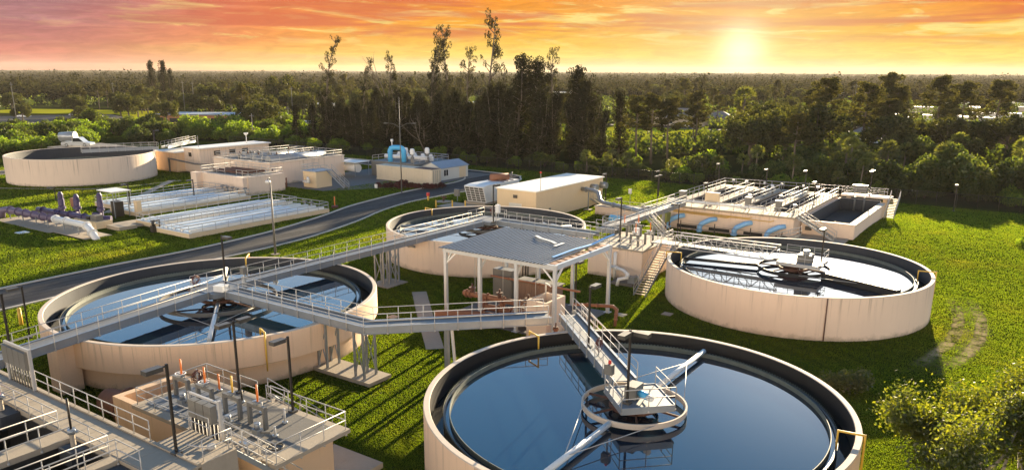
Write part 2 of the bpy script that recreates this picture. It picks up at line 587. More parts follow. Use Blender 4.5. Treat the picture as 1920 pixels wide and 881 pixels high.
def post_mesh(h, r, drop):
    key = (round(h, 2), round(r, 3), round(drop, 2))
    if key not in _post_cache:
        mb = MB().tube([(0, 0, -drop), (0, 0, h)], r, 6)
        if drop > .1:
            mb.cyl(0, 0, -drop - .02, -drop + .10, r * 2.2, 8)
        me = bpy.data.meshes.new("post")
        me.from_pydata(mb.v, [], mb.f)
        me.polygons.foreach_set("use_smooth", mb.s)
        me.materials.append(ALU)
        _post_cache[key] = me
    return _post_cache[key]


def rail(parent, pts, sp=1.6, h=1.07, r=.027, drop=.0, name="railing", mids=(.52,), material=None, kick=False, posts=True):
    """one run of pipe railing: its rails are a part, its posts sub-parts"""
    pts = [Vector(p) for p in pts]
    mb = MB()
    for k in (1.0,) + tuple(mids):
        mb.tube([p + Vector((0, 0, h * k)) for p in pts], r, 6)
    if kick:
        for a, b_ in zip(pts, pts[1:]):
            mb.bar(a + Vector((0, 0, .06)), b_ + Vector((0, 0, .06)), .012, .11)
    o = mb.build(name, material or ALU, parent)
    if not posts:
        return o
    me = post_mesh(h, r * 1.05, drop)
    base = Vector(parent['_loc'])
    for i, (a, b_) in enumerate(zip(pts, pts[1:])):
        L = (b_ - a).length
        n = max(1, round(L / sp))
        for k in range(n + (1 if i == len(pts) - 2 else 0)):
            p = a + (b_ - a) * (k / n)
            q = bpy.data.objects.new("post", me)
            COL.objects.link(q)
            q.parent = o
            q.location = p - base
    return o


def stairs(name, label, p0, p1, width, group=None, rail_r=.027, material=None):
    """open stair from the foot p0 to the head p1"""
    p0, p1 = Vector(p0), Vector(p1)
    t = thing(name, label, "stairs", tuple(p0), group)
    d = p1 - p0
    hd = Vector((d.x, d.y, 0))
    side = Vector((-hd.y, hd.x, 0)).normalized() * (width / 2)
    for s in (1, -1):
        MB().bar(p0 + side * s, p1 + side * s, .06, .26).build("stringer", GALV, t)
    n = max(3, round(d.z / .2))
    mb = MB()
    tr = hd.normalized() * .14
    for i in range(1, n):
        c = p0 + d * (i / n)
        mb.add([c + side * .96 - tr, c - side * .96 - tr, c - side * .96 + tr, c + side * .96 + tr,
                c + side * .96 - tr - Vector((0, 0, .05)), c - side * .96 - tr - Vector((0, 0, .05)), c - side * .96 + tr - Vector((0, 0, .05)), c + side * .96 + tr - Vector((0, 0, .05))],
               [(0, 1, 2, 3), (7, 6, 5, 4), (0, 4, 5, 1), (1, 5, 6, 2), (2, 6, 7, 3), (3, 7, 4, 0)])
    mb.build("treads", material or CONC, t)
    for s in (1, -1):
        rail(t, [p0 + side * s, p1 + side * s], sp=1.3, r=rail_r)
    return t


def lamp_post(x, y, z0, h, label, heads=((0, -1),), group="box-headed area lamps", w=.075, hz=.0):
    t = thing("street_lamp", label, "lamp", (x, y, z0), group)
    MB().cbox((x, y, z0 + .06), (.4, .4, .12)).build("base_plate", LAMPBOX, t)
    MB().bar((x, y, z0 + .1), (x, y, z0 + h), w * 1.5, w * 1.5).build("pole", BRONZE, t)
    for dx, dy in heads:
        mb = MB()
        c = Vector((x + dx * .72, y + dy * .72, z0 + h - .12))
        mb.cbox(c, (.42 if dx == 0 else .86, .86 if dx == 0 else .42, .22))
        mb.bar((x, y, z0 + h - .1), (x + dx * .35, y + dy * .35, z0 + h - .1), .07, .07)
        mb.build("lamp_head", LAMPBOX, t)
    return t
# ---------------------------------------------------------------- ground, road, paths
def gz(x, y):
    return 0.95 * math.exp(-(((x + 11) / 20) ** 2 + ((y - 117) / 17) ** 2)) if y > 60 else 0.0


def axis(lo, hi, step, far):
    a = list(np.arange(lo, hi + .01, step))
    ext, d = [], step
    x = hi
    while x < far:
        d *= 1.5
        x += d
        ext.append(x)
    ext2, d = [], step
    x = lo
    while x > -far:
        d *= 1.5
        x -= d
        ext2.append(x)
    return ext2[::-1] + a + ext


gx, gy = axis(-60, 40, 2.5, 9000), axis(70, 160, 2.5, 9000)
mb = MB()
nx = len(gx)
mb.v = [(x, y, gz(x, y)) for y in gy for x in gx]
mb.f = [(j * nx + i, j * nx + i + 1, (j + 1) * nx + i + 1, (j + 1) * nx + i) for j in range(len(gy) - 1) for i in range(nx - 1)]
mb.s = [True] * len(mb.f)
struct(mb, "ground", GROUND)

ROAD_L = [(-86.6, 5), (-87.0, 20), (-87.6, 33), (-88, 46), (-87.7, 55), (-88.2, 63), (-89.4, 71), (-92.4, 82), (-95.6, 91), (-97.5, 100), (-98.9, 108), (-99.3, 116), (-99.4, 124), (-101.5, 130), (-106, 133.5), (-113, 135), (-150, 135.3), (-170, 131), (-180, 122), (-184, 108), (-185, 70), (-186, 40)]
ROAD_R = [(-79.0, 5), (-79.4, 20), (-79.6, 33), (-80.4, 46), (-80.8, 55), (-80.9, 63), (-81.8, 71), (-84.8, 82), (-88.2, 91), (-90.3, 100), (-90.4, 108), (-90, 116), (-89.2, 124), (-89.4, 131), (-92.5, 137.5), (-101, 141.3), (-150, 142.5), (-175, 138), (-187, 127), (-191, 108), (-192, 70), (-193, 40)]


def smooth_line(p, k=4):
    out = []
    for i in range(len(p) - 1):
        p0, p1, p2, p3 = p[max(0, i - 1)], p[i], p[i + 1], p[min(len(p) - 1, i + 2)]
        for s in range(k):
            t = s / k
            out.append(tuple(.5 * ((2 * p1[c]) + (-p0[c] + p2[c]) * t + (2 * p0[c] - 5 * p1[c] + 4 * p2[c] - p3[c]) * t * t + (-p0[c] + 3 * p1[c] - 3 * p2[c] + p3[c]) * t ** 3) for c in (0, 1)))
    out.append(p[-1])
    return out


RL, RR = smooth_line(ROAD_L), smooth_line(ROAD_R)
struct(MB().strip(RL, RR, .012), "road", ASPHALT)
for e in (RL, RR):
    mb = MB()
    for a, b_ in zip(e, e[1:]):
        mb.bar((*a, .06), (*b_, .06), .32, .16)
    struct(mb, "kerb", KERB)


def path(pts, w, z=.02, name="path", m=None):
    L_, R_ = [], []
    for i, p in enumerate(pts):
        a, b_ = pts[max(0, i - 1)], pts[min(len(pts) - 1, i + 1)]
        d = Vector((b_[0] - a[0], b_[1] - a[1])).normalized()
        L_.append((p[0] - d.y * w / 2, p[1] + d.x * w / 2))
        R_.append((p[0] + d.y * w / 2, p[1] - d.x * w / 2))
    return struct(MB().strip(L_, R_, z), name, m or CONC)


path([(-51.7, 58.3), (-46, 52.6), (-39.3, 46.1)], 1.5)
path([(-170, 63), (-157, 70.5), (-149.2, 75.8), (-146.8, 84), (-146.5, 93)], 1.0)
path([(-122, 64), (-131, 74), (-141, 84), (-148, 92)], 1.5, .026)
# concrete aprons
struct(MB().prism([(-84, 99.5), (-77, 99.5), (-71.5, 98), (-71.5, 104.6), (-84, 104.6)], 0, .05), "pavement", CONC)
struct(MB().prism([(-27, 103.6), (-20.5, 103.6), (-20.5, 108.6), (-27, 108.6)], 0, .75), "pavement", CONC)
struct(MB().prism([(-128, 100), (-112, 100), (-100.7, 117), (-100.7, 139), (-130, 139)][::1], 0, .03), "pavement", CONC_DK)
# ---------------------------------------------------------------- clarifier tanks
S_, W_, N_, E_, NW_ = (-17.9, 38.65), (-56.3, 38.1), (-56.7, 76.8), (-19.4, 77.6), (-166.8, 83.9)
DK = 4.25     # deck level of the walkways


def clarifier(c, r, label, wm=None, rim=3.84, overhang=0.0, lining=LINING, weir_r=11.05, weir_z=3.15, water_z=2.98):
    t = thing("clarifier_tank", label, "tank", (c[0], c[1], 0), None)
    wm = wm or PEACH
    if overhang:
        MB().lathe(*c, [(r - overhang, -.3), (r - overhang, 1.7), (r, 1.75), (r, rim - .06)], 160).build("wall", wm, t)
    else:
        MB().lathe(*c, [(r, -.5), (r, rim - .06)], 160).build("wall", wm, t)
    MB().lathe(*c, [(r, rim - .06), (r - .03, rim), (r - .33, rim), (r - .36, rim - .05)], 160).build("rim", RIM, t)
    MB().lathe(*c, [(r - .36, rim - .05), (r - .36, 1.6)], 160).build("lining", lining, t)
    # launder trough hung inside the wall
    tr = MB().lathe(*c, [(r - .37, 2.1), (weir_r + .02, 2.1), (weir_r + .02, weir_z - .05), (weir_r - .10, weir_z - .05), (weir_r - .10, 1.7)], 160)
    tr.build("launder_trough", WEIR_DARK, t)
    mb = MB()                                # notched weir plate, one continuous strip
    n = 300
    ra = weir_r + .05
    for j in range(2 * n):
        a = math.pi * (j + (.12 if j % 2 else 0)) / n
        for zz in (weir_z - .06, weir_z, weir_z + .07):
            mb.v.append((c[0] + ra * math.cos(a), c[1] + ra * math.sin(a), zz))
    for j in range(2 * n):
        k = (j + 1) % (2 * n)
        mb.f.append((3 * j, 3 * k, 3 * k + 1, 3 * j + 1))
        if j % 2 == 0:
            mb.f.append((3 * j + 1, 3 * k + 1, 3 * k + 2, 3 * j + 2))
    mb.s = [False] * len(mb.f)
    # drop the vertices no face uses
    used = sorted({i for f in mb.f for i in f})
    remap = {q: i for i, q in enumerate(used)}
    mb.v = [mb.v[q] for q in used]
    mb.f = [tuple(remap[i] for i in f) for f in mb.f]
    mb.build("weir_plate", WEIR, t)
    MB().ring(*c, weir_r - .36, weir_r - .32, water_z - .2, weir_z + .12, 160).build("scum_baffle", WEIR, t)
    struct(MB().disc(*c, weir_r - .11, water_z, 160), "water", WATER)
    struct(MB().disc(*c, r - .38, 2.45, 160, weir_r + .03), "water", WATER_DARK)
    return t


clarifier(S_, 12.2, "nearest round settling tank with black wet lining and deep blue water", PEACH_W, lining=LINING_BLACK)
clarifier(W_, 13.2, "round settling tank on the left with its upper wall overhanging a recessed base", PEACH_W, overhang=.75, weir_r=11.75)
clarifier(N_, 12.35, "round settling tank half hidden behind the corrugated canopy roof")
clarifier(E_, 12.4, "round settling tank on the right whose water mirrors the white glare")

# small things on the tank walls
def wall_pipe(c, r, ang, name, label, z1=3.5, m=RUST_DK, rad=.05):
    a = R(ang)
    x, y = c[0] + (r + .08) * math.cos(a), c[1] + (r + .08) * math.sin(a)
    return solo(MB().tube([(x, y, 0), (x, y, z1)], rad, 8), name, m, label, "pipe", (x, y, 0))


wall_pipe(E_, 12.4, -62.5, "conduit", "thin brown conduit running up the outer wall of the right tank", 3.8)
for k, da in enumerate((-1.6, 0, 1.3)):
    wall_pipe(N_, 12.35, -33 + da, "conduit", "thin dark conduit in the row of three on the tank wall under the walkway", 3.7, LAMPBOX, .06)['group'] = "conduits on the tank wall"
# buttress beneath the left walkway's end
t = thing("buttress", "peach wall pier under the walkway at the left tank's edge", "pier", (-55.2, 24.6, 0))
MB().box(-56.0, -54.5, 23.9, 25.4, -.2, 3.62).build("shaft", PEACH_W, t)


def yellow_bracket(c, r, ang, inner, label, down=1.6):
    """a yellow pipe that climbs the outside, crosses the rim and drops over the launder"""
    a = R(ang)
    u = Vector((math.cos(a), math.sin(a), 0))
    s = Vector((-u.y, u.x, 0)) * .22
    o = Vector((c[0], c[1], 0))
    mb = MB()
    top = 4.12
    P_ = [o + u * (r + .1) + Vector((0, 0, 3.84 - down)), o + u * (r + .1) + Vector((0, 0, top)), o + u * inner + Vector((0, 0, top)), o + u * inner + Vector((0, 0, 3.0))]
    mb.tube(P_, .055, 8)
    return solo(mb, "yellow_pipe", YELLOW, label, "pipe", tuple(o + u * (r + .1)))


yellow_bracket(S_, 12.2, 153, 11.0, "yellow pipe hooked over the near tank's rim on its left side", .3)
yellow_bracket(S_, 12.2, 8, 11.0, "yellow pipe hooked over the near tank's rim at its right edge", 2.2)
yellow_bracket(W_, 13.2, 132, 11.6, "yellow pipe hooked over the left tank's far rim beside the road", .3)
yellow_bracket(W_, 13.2, -22, 12.2, "yellow pipe down the left tank's wall beside the steel bent", 2.6)
yellow_bracket(N_, 12.35, 168, 11.0, "yellow pipe hooked over the rim of the tank behind the canopy", .3)
yellow_bracket(E_, 12.4, 198, 11.0, "yellow pipe hooked over the right tank's rim next to the stairs", .3)
yellow_bracket(E_, 12.4, 13, 11.0, "yellow pipe hooked over the right tank's rim beside the dirt arc", 2.2)


# rotating mechanisms
def mechanism(c, ring_r, arm_ang, label, arm_len=10.6, ring_mat=CONC_DK, arm_mat=GALV, ztop=3.5, arm_r=.17, drive=.55, arms=(1, -1)):
    t = thing("tank_mechanism", label, "machinery", (c[0], c[1], 3.0))
    MB().ring(*c, ring_r - .05, ring_r + .05, ztop - .32, ztop, 72).build("feedwell", ring_mat, t)
    MB().lathe(*c, [(.5, 2.4), (.5, 3.5), (drive + .35, 3.55), (drive + .35, 3.75), (drive, 3.8), (drive, 4.1), (.05, 4.1)], 24).build("drive_unit", RUST_DK if ring_mat is not CONC_DK else CONC_DK, t)
    mb = MB()
    mb.ring(*c, drive + .75, drive + .9, 3.25, 3.5, 36)
    for k in range(6):
        a = k * math.pi / 3
        mb.bar((c[0] + .4 * math.cos(a), c[1] + .4 * math.sin(a), 3.4), (c[0] + (ring_r - .05) * math.cos(a), c[1] + (ring_r - .05) * math.sin(a), 3.3), .09, .12)
    mb.build("support_cage", RUST_DK, t)
    u = Vector((math.cos(R(arm_ang)), math.sin(R(arm_ang)), 0))
    o = Vector((c[0], c[1], 3.32))
    for s in arms:
        mb = MB()
        if arm_r > .25:
            mb.bar(o + u * s * ring_r * .98, o + u * s * arm_len, .75, .6)
        else:
            mb.tube([o + u * s * (.9 if ring_r > 4 else ring_r * .98), o + u * s * arm_len], arm_r, 12)
        mb.build("skimmer_arm", arm_mat, t)
        v = Vector((-u.y, u.x, 0))
        mb = MB()
        for q in (1, -1):
            mb.tube([o + u * s * ring_r * .55 + v * q * ring_r * .8 + Vector((0, 0, .1)), o + u * s * arm_len * .72 + Vector((0, 0, .1))], .025, 6)
        mb.build("stay_cables", ALU, t)
    return t


mechanism(S_, 3.0, -90, "ring and long white skimmer arms at the centre of the nearest tank", 11.0, ring_mat=RIM, arm_mat=WHITE)
mechanism(W_, 4.7, -39, "wide ring and pale skimmer arms at the centre of the left tank", 10.9, ring_mat=CONC_DK, arm_mat=WHITE)
mechanism(N_, 3.4, 35, "ring and arms at the centre of the tank behind the canopy", 10.6)
mechanism(E_, 3.4, -21, "black ring and heavy dark arms at the centre of the glaring right tank", 10.8, ring_mat=LINING_BLACK, arm_mat=LINING_BLACK, arm_r=.3, arms=(1,))
solo(MB().tube([(E_[0] - 3.3, E_[1] - .9, 3.3), (-30.0, 75.2, 3.3)], .16, 10), "scum_pipe", LINING_BLACK, "thin black scum pipe from the ring to the left rim of the glaring tank", "pipe", (-24, 76, 3.3))


# ---------------------------------------------------------------- walkway bridges
def offset(pts, d):
    out = []
    for i, p in enumerate(pts):
        dirs = []
        if i:
            dirs.append((Vector(pts[i]) - Vector(pts[i - 1])).normalized())
        if i < len(pts) - 1:
            dirs.append((Vector(pts[i + 1]) - Vector(pts[i])).normalized())
        n = Vector((0, 0))
        for q in dirs:
            n += Vector((-q.y, q.x))
        n.normalize()
        k = 1 / max(.4, n.dot(Vector((-dirs[0].y, dirs[0].x))))
        out.append((p[0] + n.x * d * k, p[1] + n.y * d * k))
    return out


def bridge(label, pts, z=DK, w=1.4, beam=.55, name="walkway_bridge", rails=(1, -1), cut=(0, 0), sp=1.75, group=None, drop=.45):
    c = Vector((sum(p[0] for p in pts) / len(pts), sum(p[1] for p in pts) / len(pts)))
    t = thing(name, label, "walkway", (c.x, c.y, z), group)
    L_, R_ = offset(pts, w / 2), offset(pts, -w / 2)
    mb = MB()
    for i in range(len(pts) - 1):
        a, b_, c2, d = L_[i], R_[i], R_[i + 1], L_[i + 1]
        mb.add([(*a, z - .05), (*b_, z - .05), (*c2, z - .05), (*d, z - .05), (*a, z), (*b_, z), (*c2, z), (*d, z)],
               [(3, 2, 1, 0), (4, 5, 6, 7), (0, 1, 5, 4), (2, 3, 7, 6), (1, 2, 6, 5), (3, 0, 4, 7)])
    mb.build("deck", GRATE, t)
    for s in (1, -1):
        e = offset(pts, s * (w / 2 + .055))
        mb = MB()
        for a, b_ in zip(e, e[1:]):
            mb.bar((*a, z - beam / 2 + .12), (*b_, z - beam / 2 + .12), .02, beam)
            for zz in (z + .12, z - beam + .12):
                mb.bar((*a, zz), (*b_, zz), .16, .03)
        mb.build("side_beam", GALV, t)
        if s in rails:
            e = offset(pts, s * (w / 2 + .15))
            e = [Vector((*p, z)) for p in e]
            e[0] = e[0] + (e[1] - e[0]).normalized() * cut[0]
            e[-1] = e[-1] + (e[-2] - e[-1]).normalized() * cut[1]
            rail(t, e, sp=sp, drop=drop)
    return t


bridge("grey walkway from the left edge over the left tank to its centre", [(-53.3, 19.2), (-56.2, 36.6)], cut=(.6, .3))
bridge("grey walkway that bends above the lawn between the two near tanks", [(-54.7, 38.3), (-38.9, 38.3), (-29.4, 47.8)], cut=(.3, .3))
bridge("long grey walkway from the left tank towards the tank behind the canopy", [(-56.5, 39.8), (-56.5, 75.0)], cut=(.4, .4))
bridge("grey walkway behind the canopy roof leading to the splitter box", [(-55.0, 77.0), (-41.3, 77.0)], cut=(.3, .3))
bridge("steep-looking narrow walkway down to the nearest tank's centre platform", [(-28.4, 48.9), (-19.0, 39.6)], cut=(.8, .1), w=1.3)


def platform(c, s, ang, z, label, open_sides=()):
    t = thing("service_platform", label, "platform", (c[0], c[1], z))
    ca, sa = math.cos(R(ang)), math.sin(R(ang))
    MB().cbox((c[0], c[1], z - .03), (s, s, .06), R(ang)).build("deck", GRATE, t)
    mb = MB()
    k = [(c[0] + (i * ca - j * sa) * s / 2, c[1] + (i * sa + j * ca) * s / 2) for i, j in ((-1, -1), (1, -1), (1, 1), (-1, 1))]
    for i in range(4):
        a, b_ = k[i], k[(i + 1) % 4]
        mb.bar((*a, z - .16), (*b_, z - .16), .05, .4)
    mb.build("edge_beam", GALV, t)
    for i in range(4):
        if i in open_sides:
            continue
        rail(t, [(*k[i], z), (*k[(i + 1) % 4], z)], sp=1.5, drop=.3)
    return t


platform((-17.3, 38.0), 3.1, -45, DK, "square platform at the centre of the nearest tank", open_sides=(3,))
platform((-56.3, 38.2), 3.2, 0, DK + .01, "square platform at the centre of the left tank with hose and control box", open_sides=(0, 1, 2))
platform((-56.6, 76.9), 3.4, 0, DK + .01, "square platform at the centre of the tank behind the canopy", open_sides=(0, 1))

# truss bridge to the right tank
t = thing("truss_bridge", "pale trussed walkway reaching out to the right tank's centre", "walkway", (-25.5, 77.4, DK))
MB().box(-31.6, -17.0, 76.75, 78.05, DK - .05, DK).build("deck", GRATE, t)
for y in (76.65, 78.15):
    mb = MB()
    for zz in (DK - .25, DK + 1.08):
        mb.bar((-31.6, y, zz), (-21.0 if zz > DK else -17.0, y, zz), .10, .12)
    n = 8
    for k in range(n):
        x0, x1 = -31.6 + k * 1.325, -31.6 + (k + 1) * 1.325
        mb.bar((x0, y, DK - .25), (x0, y, DK + 1.08), .06, .06)
        a, b_ = (DK - .25, DK + 1.08) if k % 2 else (DK + 1.08, DK - .25)
        mb.bar((x0, y, a), (x1, y, b_), .06, .06)
    mb.tube([(-31.6, y, DK + .5), (-21, y, DK + .5)], .022, 6)
    mb.build("truss_side", ALU, t)
t = thing("service_platform", "railed platform over the dark drive of the right tank", "platform", (-18.6, 77.3, DK))
MB().box(-20.6, -16.6, 75.5, 79.0, DK - .07, DK + .012).build("deck", GRATE, t)
mb = MB()
for a, b_ in (((-20.6, 75.5), (-16.6, 75.5)), ((-16.6, 75.5), (-16.6, 79.0)), ((-16.6, 79.0), (-20.6, 79.0))):
    mb.bar((*a, DK - .15), (*b_, DK - .15), .05, .34)
mb.build("edge_beam", ALU, t)
rail(t, [(-20.6, 76.4, DK), (-20.6, 75.5, DK), (-16.6, 75.5, DK), (-16.6, 79.0, DK), (-20.6, 79.0, DK)], sp=1.4)
t = thing("drive_motor", "grey gear motor box on the right tank's platform", "motor", (-18.2, 77.0, DK))
MB().box(-18.9, -17.6, 76.4, 77.6, DK + .015, DK + .75).build("housing", PANEL, t)
MB().cyl(-18.2, 77.0, DK + .75, DK + 1.15, .3, 16).build("motor", GALV, t)


def bent(x, y, z, w, d, label, group="braced steel legs under the walkways"):
    t = thing("bridge_support", label, "support", (x, y, 0), group)
    for i in (-1, 1):
        for j in (-1, 1):
            MB().bar((x + i * w / 2, y + j * d / 2, 0), (x + i * w / 2, y + j * d / 2, z), .15, .15).build("leg", GALV, t)
    mb = MB()
    for j in (-1, 1):
        a, b_ = x - w / 2, x + w / 2
        mb.bar((a, y + j * d / 2, .5), (b_, y + j * d / 2, z - .4), .05, .07)
        mb.bar((b_, y + j * d / 2, .5), (a, y + j * d / 2, z - .4), .05, .07)
    mb.build("cross_brace", GALV, t)
    return t


struct(MB().box(-44.0, -38.0, 37.2, 39.5, -.1, .28), "pavement", CONC)
bent(-43.3, 38.3, DK - .43, .9, 1.2, "braced steel legs under the bent walkway, next to the left tank's wall")
bent(-39.4, 38.3, DK - .43, .9, 1.2, "braced steel legs under the bend of the walkway, at the pad's right end")
struct(MB().box(-57.9, -55.1, 57.2, 60.4, -.1, .10), "pavement", CONC)
bent(-56.5, 58.0, DK - .43, 1.2, .9, "braced steel legs under the long walkway, seen beyond the left tank's rim")
bent(-56.5, 59.6, DK - .43, 1.2, .5, "inner braced steel legs beneath the long walkway beside the far tank")
t = thing("bridge_support", "single grey and white post pair under the walkway by the near tank", "support", (-34.9, 42.3, 0))
MB().bar((-34.9, 42.3, 0), (-34.9, 42.3, DK - .43), .3, .3).build("leg", GALV, t)
MB().bar((-34.4, 42.7, 0), (-34.6, 42.5, DK - .43), .16, .16).build("leg", WHITE, t)
stairs("stairs", "ground stairs with looped rails beyond the long walkway", (-58.6, 70.2, .0), (-57.9, 62.2, DK - .3), 1.0)
stairs("stairs", "short stairs from the bent walkway down behind the near tank", (-25.2, 52.6, .0), (-28.3, 49.6, DK), 1.0)

# gear on the walkways
def hose_reel(x, y, z, label, m=HOSE_RED):
    t = thing("hose_rack", label, "hose", (x, y, z))
    MB().bar((x, y, z), (x, y, z + 1.25), .07, .07).build("stand", ALU, t)
    mb = MB()
    for k in range(6):
        rr_ = .30 + .07 * math.sin(k * 2.1)
        pts_ = [(x + .06 * math.cos(k), y + rr_ * math.cos(a) + .08 * math.sin(k * 1.7), z + .75 + .1 * math.cos(k * 2.7) + rr_ * (1.1 + .3 * math.sin(k)) * math.sin(a)) for a in np.linspace(0, 2 * math.pi, 17)]
        mb.tube(pts_, .024, 5, False)
    mb.build("hose_coil", m, t)
    return t


hose_reel(-57.6, 36.9, DK, "red hose coiled on a stand at the left tank's centre")
hose_reel(-57.4, 79.0, DK, "red hose coils on the platform behind the canopy")
hose_reel(-22.4, 42.6, DK, "red hose hung on the nearest tank's walkway rail")


def ctrl_box(x, y, z, label, s=(.5, .35, .6), h=1.5, m=PANEL):
    t = thing("control_box", label, "control box", (x, y, z))
    MB().bar((x, y, z), (x, y, z + h), .08, .08).build("post", GALV, t)
    MB().cbox((x, y - .1, z + h), s).build("cabinet", m, t)
    MB().cbox((x, y - .1 - s[1] / 2 - .012, z + h), (s[0] * .8, .02, s[2] * .8)).build("door", m, t)
    return t


ctrl_box(-54.6, 39.6, DK, "grey control box on the rail at the left tank's centre")
ctrl_box(-18.9, 37.4, DK, "pale control box with a red lamp on the near tank's platform")
solo(MB().lathe(-18.9, 37.35, [(.09, DK + 1.82), (.10, DK + 1.95), (.05, DK + 2.03), (.001, DK + 2.04)], 12), "warning_lamp", RED, "red lamp on top of the near tank's control box", "lamp", (-18.9, 37.35, DK + 1.8))
t = thing("gear_motor", "small blue and white gear motor on the near tank's platform", "motor", (-17.0, 37.6, DK))
MB().box(-17.9, -17.2, 37.3, 38.3, DK, DK + .75).build("gearbox", PANEL, t)
MB().tube([(-17.15, 37.7, DK + .35), (-16.5, 37.4, DK + .35)], .2, 14).build("motor", BLUE2, t)
MB().tube([(-16.48, 37.39, DK + .35), (-16.2, 37.26, DK + .35)], .17, 14).build("fan_cover", WHITE, t)
ctrl_box(-56.0, 78.4, DK, "tall white control cabinet on the platform behind the canopy", (.5, .4, 1.0), 1.2, WHITE)
t = thing("equipment_box", "white box lying on the left tank's centre platform", "box", (-55.3, 37.7, DK))
MB().cbox((-55.3, 37.7, DK + .25), (.9, .8, .45), .3).build("body", WHITE, t)
MB().cbox((-55.3, 37.7, DK + .5), (.95, .85, .05), .3).build("lid", WHITE, t)
# ---------------------------------------------------------------- canopy with pump gear
RZ = 6.5
COLGREY = mat("pale_grey_steel", (.52, .54, .54), .5, var=.12, streak=.15)
BEAMBLUE = mat("blue_grey_beam", (.50, .58, .64), .5, var=.1)
RUSTWALL = mat("brown_ribbed", (.26, .17, .12), .8, var=.12, streak=.15)
t = thing("canopy", "open-sided canopy with a corrugated metal roof and torn edge flashing", "canopy", (-38.5, 58.4, 0))
for i, x in enumerate((-44.2, -40.3, -36.4, -32.5)):
    for y in (53.6, 63.3):
        c_ = MB().bar((x, y, 0), (x, y, RZ - .25), .28, .28).box(x - .3, x + .3, y - .3, y + .3, 0, .06).build("column", COLGREY, t)
for y in (53.6, 63.3):
    MB().bar((-44.45, y, RZ - .17), (-32.3, y, RZ - .17), .24, .42).build("eave_beam", COLGREY, t)
for x in (-44.2, -32.5):
    MB().bar((x, 53.75, RZ - .17), (x, 63.15, RZ - .17), .24, .42).build("side_beam", BEAMBLUE, t)
mb = MB()
for x in (-40.3, -36.4):
    mb.bar((x, 53.75, RZ - .2), (x, 63.15, RZ - .2), .12, .25)
for y in (56, 58.4, 60.8):
    mb.bar((-44.1, y, RZ - .04), (-32.6, y, RZ - .04), .08, .1)
mb.build("purlins", GALV, t)
for x in (-44.2, -40.3, -36.4, -32.5):
    for y, s in ((53.6, 1), (63.3, -1)):
        MB().bar((x, y, RZ - 1.5), (x, y + s * 1.25, RZ - .3), .14, .16).build("knee_brace", WHITE, t)
for x, s in ((-44.2, 1), (-32.5, -1)):
    for y in (53.6, 63.3):
        MB().bar((x, y, RZ - 1.5), (x + s * 1.25, y, RZ - .3), .1, .12).build("knee_brace", WHITE, t)
# roof: flat pans, coloured dark for the sky they mirror, between raised ribs along Y
def roof_z(y):
    return RZ + .05 + .16 * (y - 53.2) / 10.5


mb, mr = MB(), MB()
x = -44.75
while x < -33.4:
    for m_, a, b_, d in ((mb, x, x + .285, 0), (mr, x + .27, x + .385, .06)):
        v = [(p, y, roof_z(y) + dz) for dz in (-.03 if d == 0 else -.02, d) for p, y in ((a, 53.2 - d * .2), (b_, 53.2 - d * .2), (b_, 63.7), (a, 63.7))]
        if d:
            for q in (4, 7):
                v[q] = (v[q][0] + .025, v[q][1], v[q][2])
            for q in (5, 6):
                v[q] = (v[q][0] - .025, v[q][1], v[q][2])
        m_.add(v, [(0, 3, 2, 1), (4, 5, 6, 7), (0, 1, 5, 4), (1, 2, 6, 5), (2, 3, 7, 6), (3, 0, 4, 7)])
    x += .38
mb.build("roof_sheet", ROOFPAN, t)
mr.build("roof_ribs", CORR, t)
mb = MB()
for k in range(9):
    y = 53.9 + k * 1.05
    mb.box(-33.2, -32.62, y, y + .7, RZ - .02, RZ + .05)
mb.build("bare_edge_board", RUST, t)
# torn strips of white flashing
def strip_mesh(pts, w):
    mb = MB()
    pts = [Vector(p) for p in pts]
    for a, b_ in zip(pts, pts[1:]):
        mb.bar(a, b_, w, .03)
    return mb


solo(strip_mesh([(-39.6, 61.7, RZ + .32), (-38.4, 60.6, RZ + .42), (-37.0, 60.4, RZ + .3), (-36.3, 59.9, RZ + .28)], .3), "torn_flashing", WHITE, "torn white flashing lying across the middle of the canopy roof", "flashing", (-38, 60.8, RZ + .2))
solo(strip_mesh([(-35.9, 60.6, RZ + .27), (-35.8, 58.9, RZ + .3)], .3), "torn_flashing", WHITE, "short upright scrap of white flashing on the canopy roof", "flashing", (-35.9, 59.7, RZ + .2))
solo(strip_mesh([(-33.9, 55.5, RZ + .2), (-33.6, 58.5, RZ + .35), (-33.4, 61.5, RZ + .3), (-32.8, 63.1, RZ + .75), (-32.3, 63.7, RZ + 1.0)], .32), "torn_flashing", BLUE, "long bluish flashing strip peeling up at the canopy's right edge", "flashing", (-33.5, 60, RZ + .2))


def pipe_run(name, label, pts, r, m=RUST, flanges=(), valves=(), cat="pipe", n=14):
    loc = pts[0]
    t = thing(name, label, cat, (loc[0], loc[1], 0))
    MB().tube(pts, r, n).build("pipe", m, t)
    P_ = [Vector(p) for p in pts]
    for k, u in flanges:
        a, b_ = P_[k], P_[k + 1]
        d = (b_ - a).normalized()
        c = a + (b_ - a) * u
        MB().tube([c - d * .07, c + d * .07], r * 1.45, n).build("flange", m, t)
    for k, u in valves:
        a, b_ = P_[k], P_[k + 1]
        c = a + (b_ - a) * u
        mb = MB().tube([c, c + Vector((0, 0, r + .35))], r * .75, 12)
        mb.tube([c + Vector((0, 0, r + .3)), c + Vector((0, 0, r + .42))], r * 1.25, 12)
        mb.tube([c + Vector((0, 0, r + .42)), c + Vector((0, 0, r + .75))], r * .35, 8)
        mb.build("valve", RUST_DK if m is RUST else m, t)
    return t


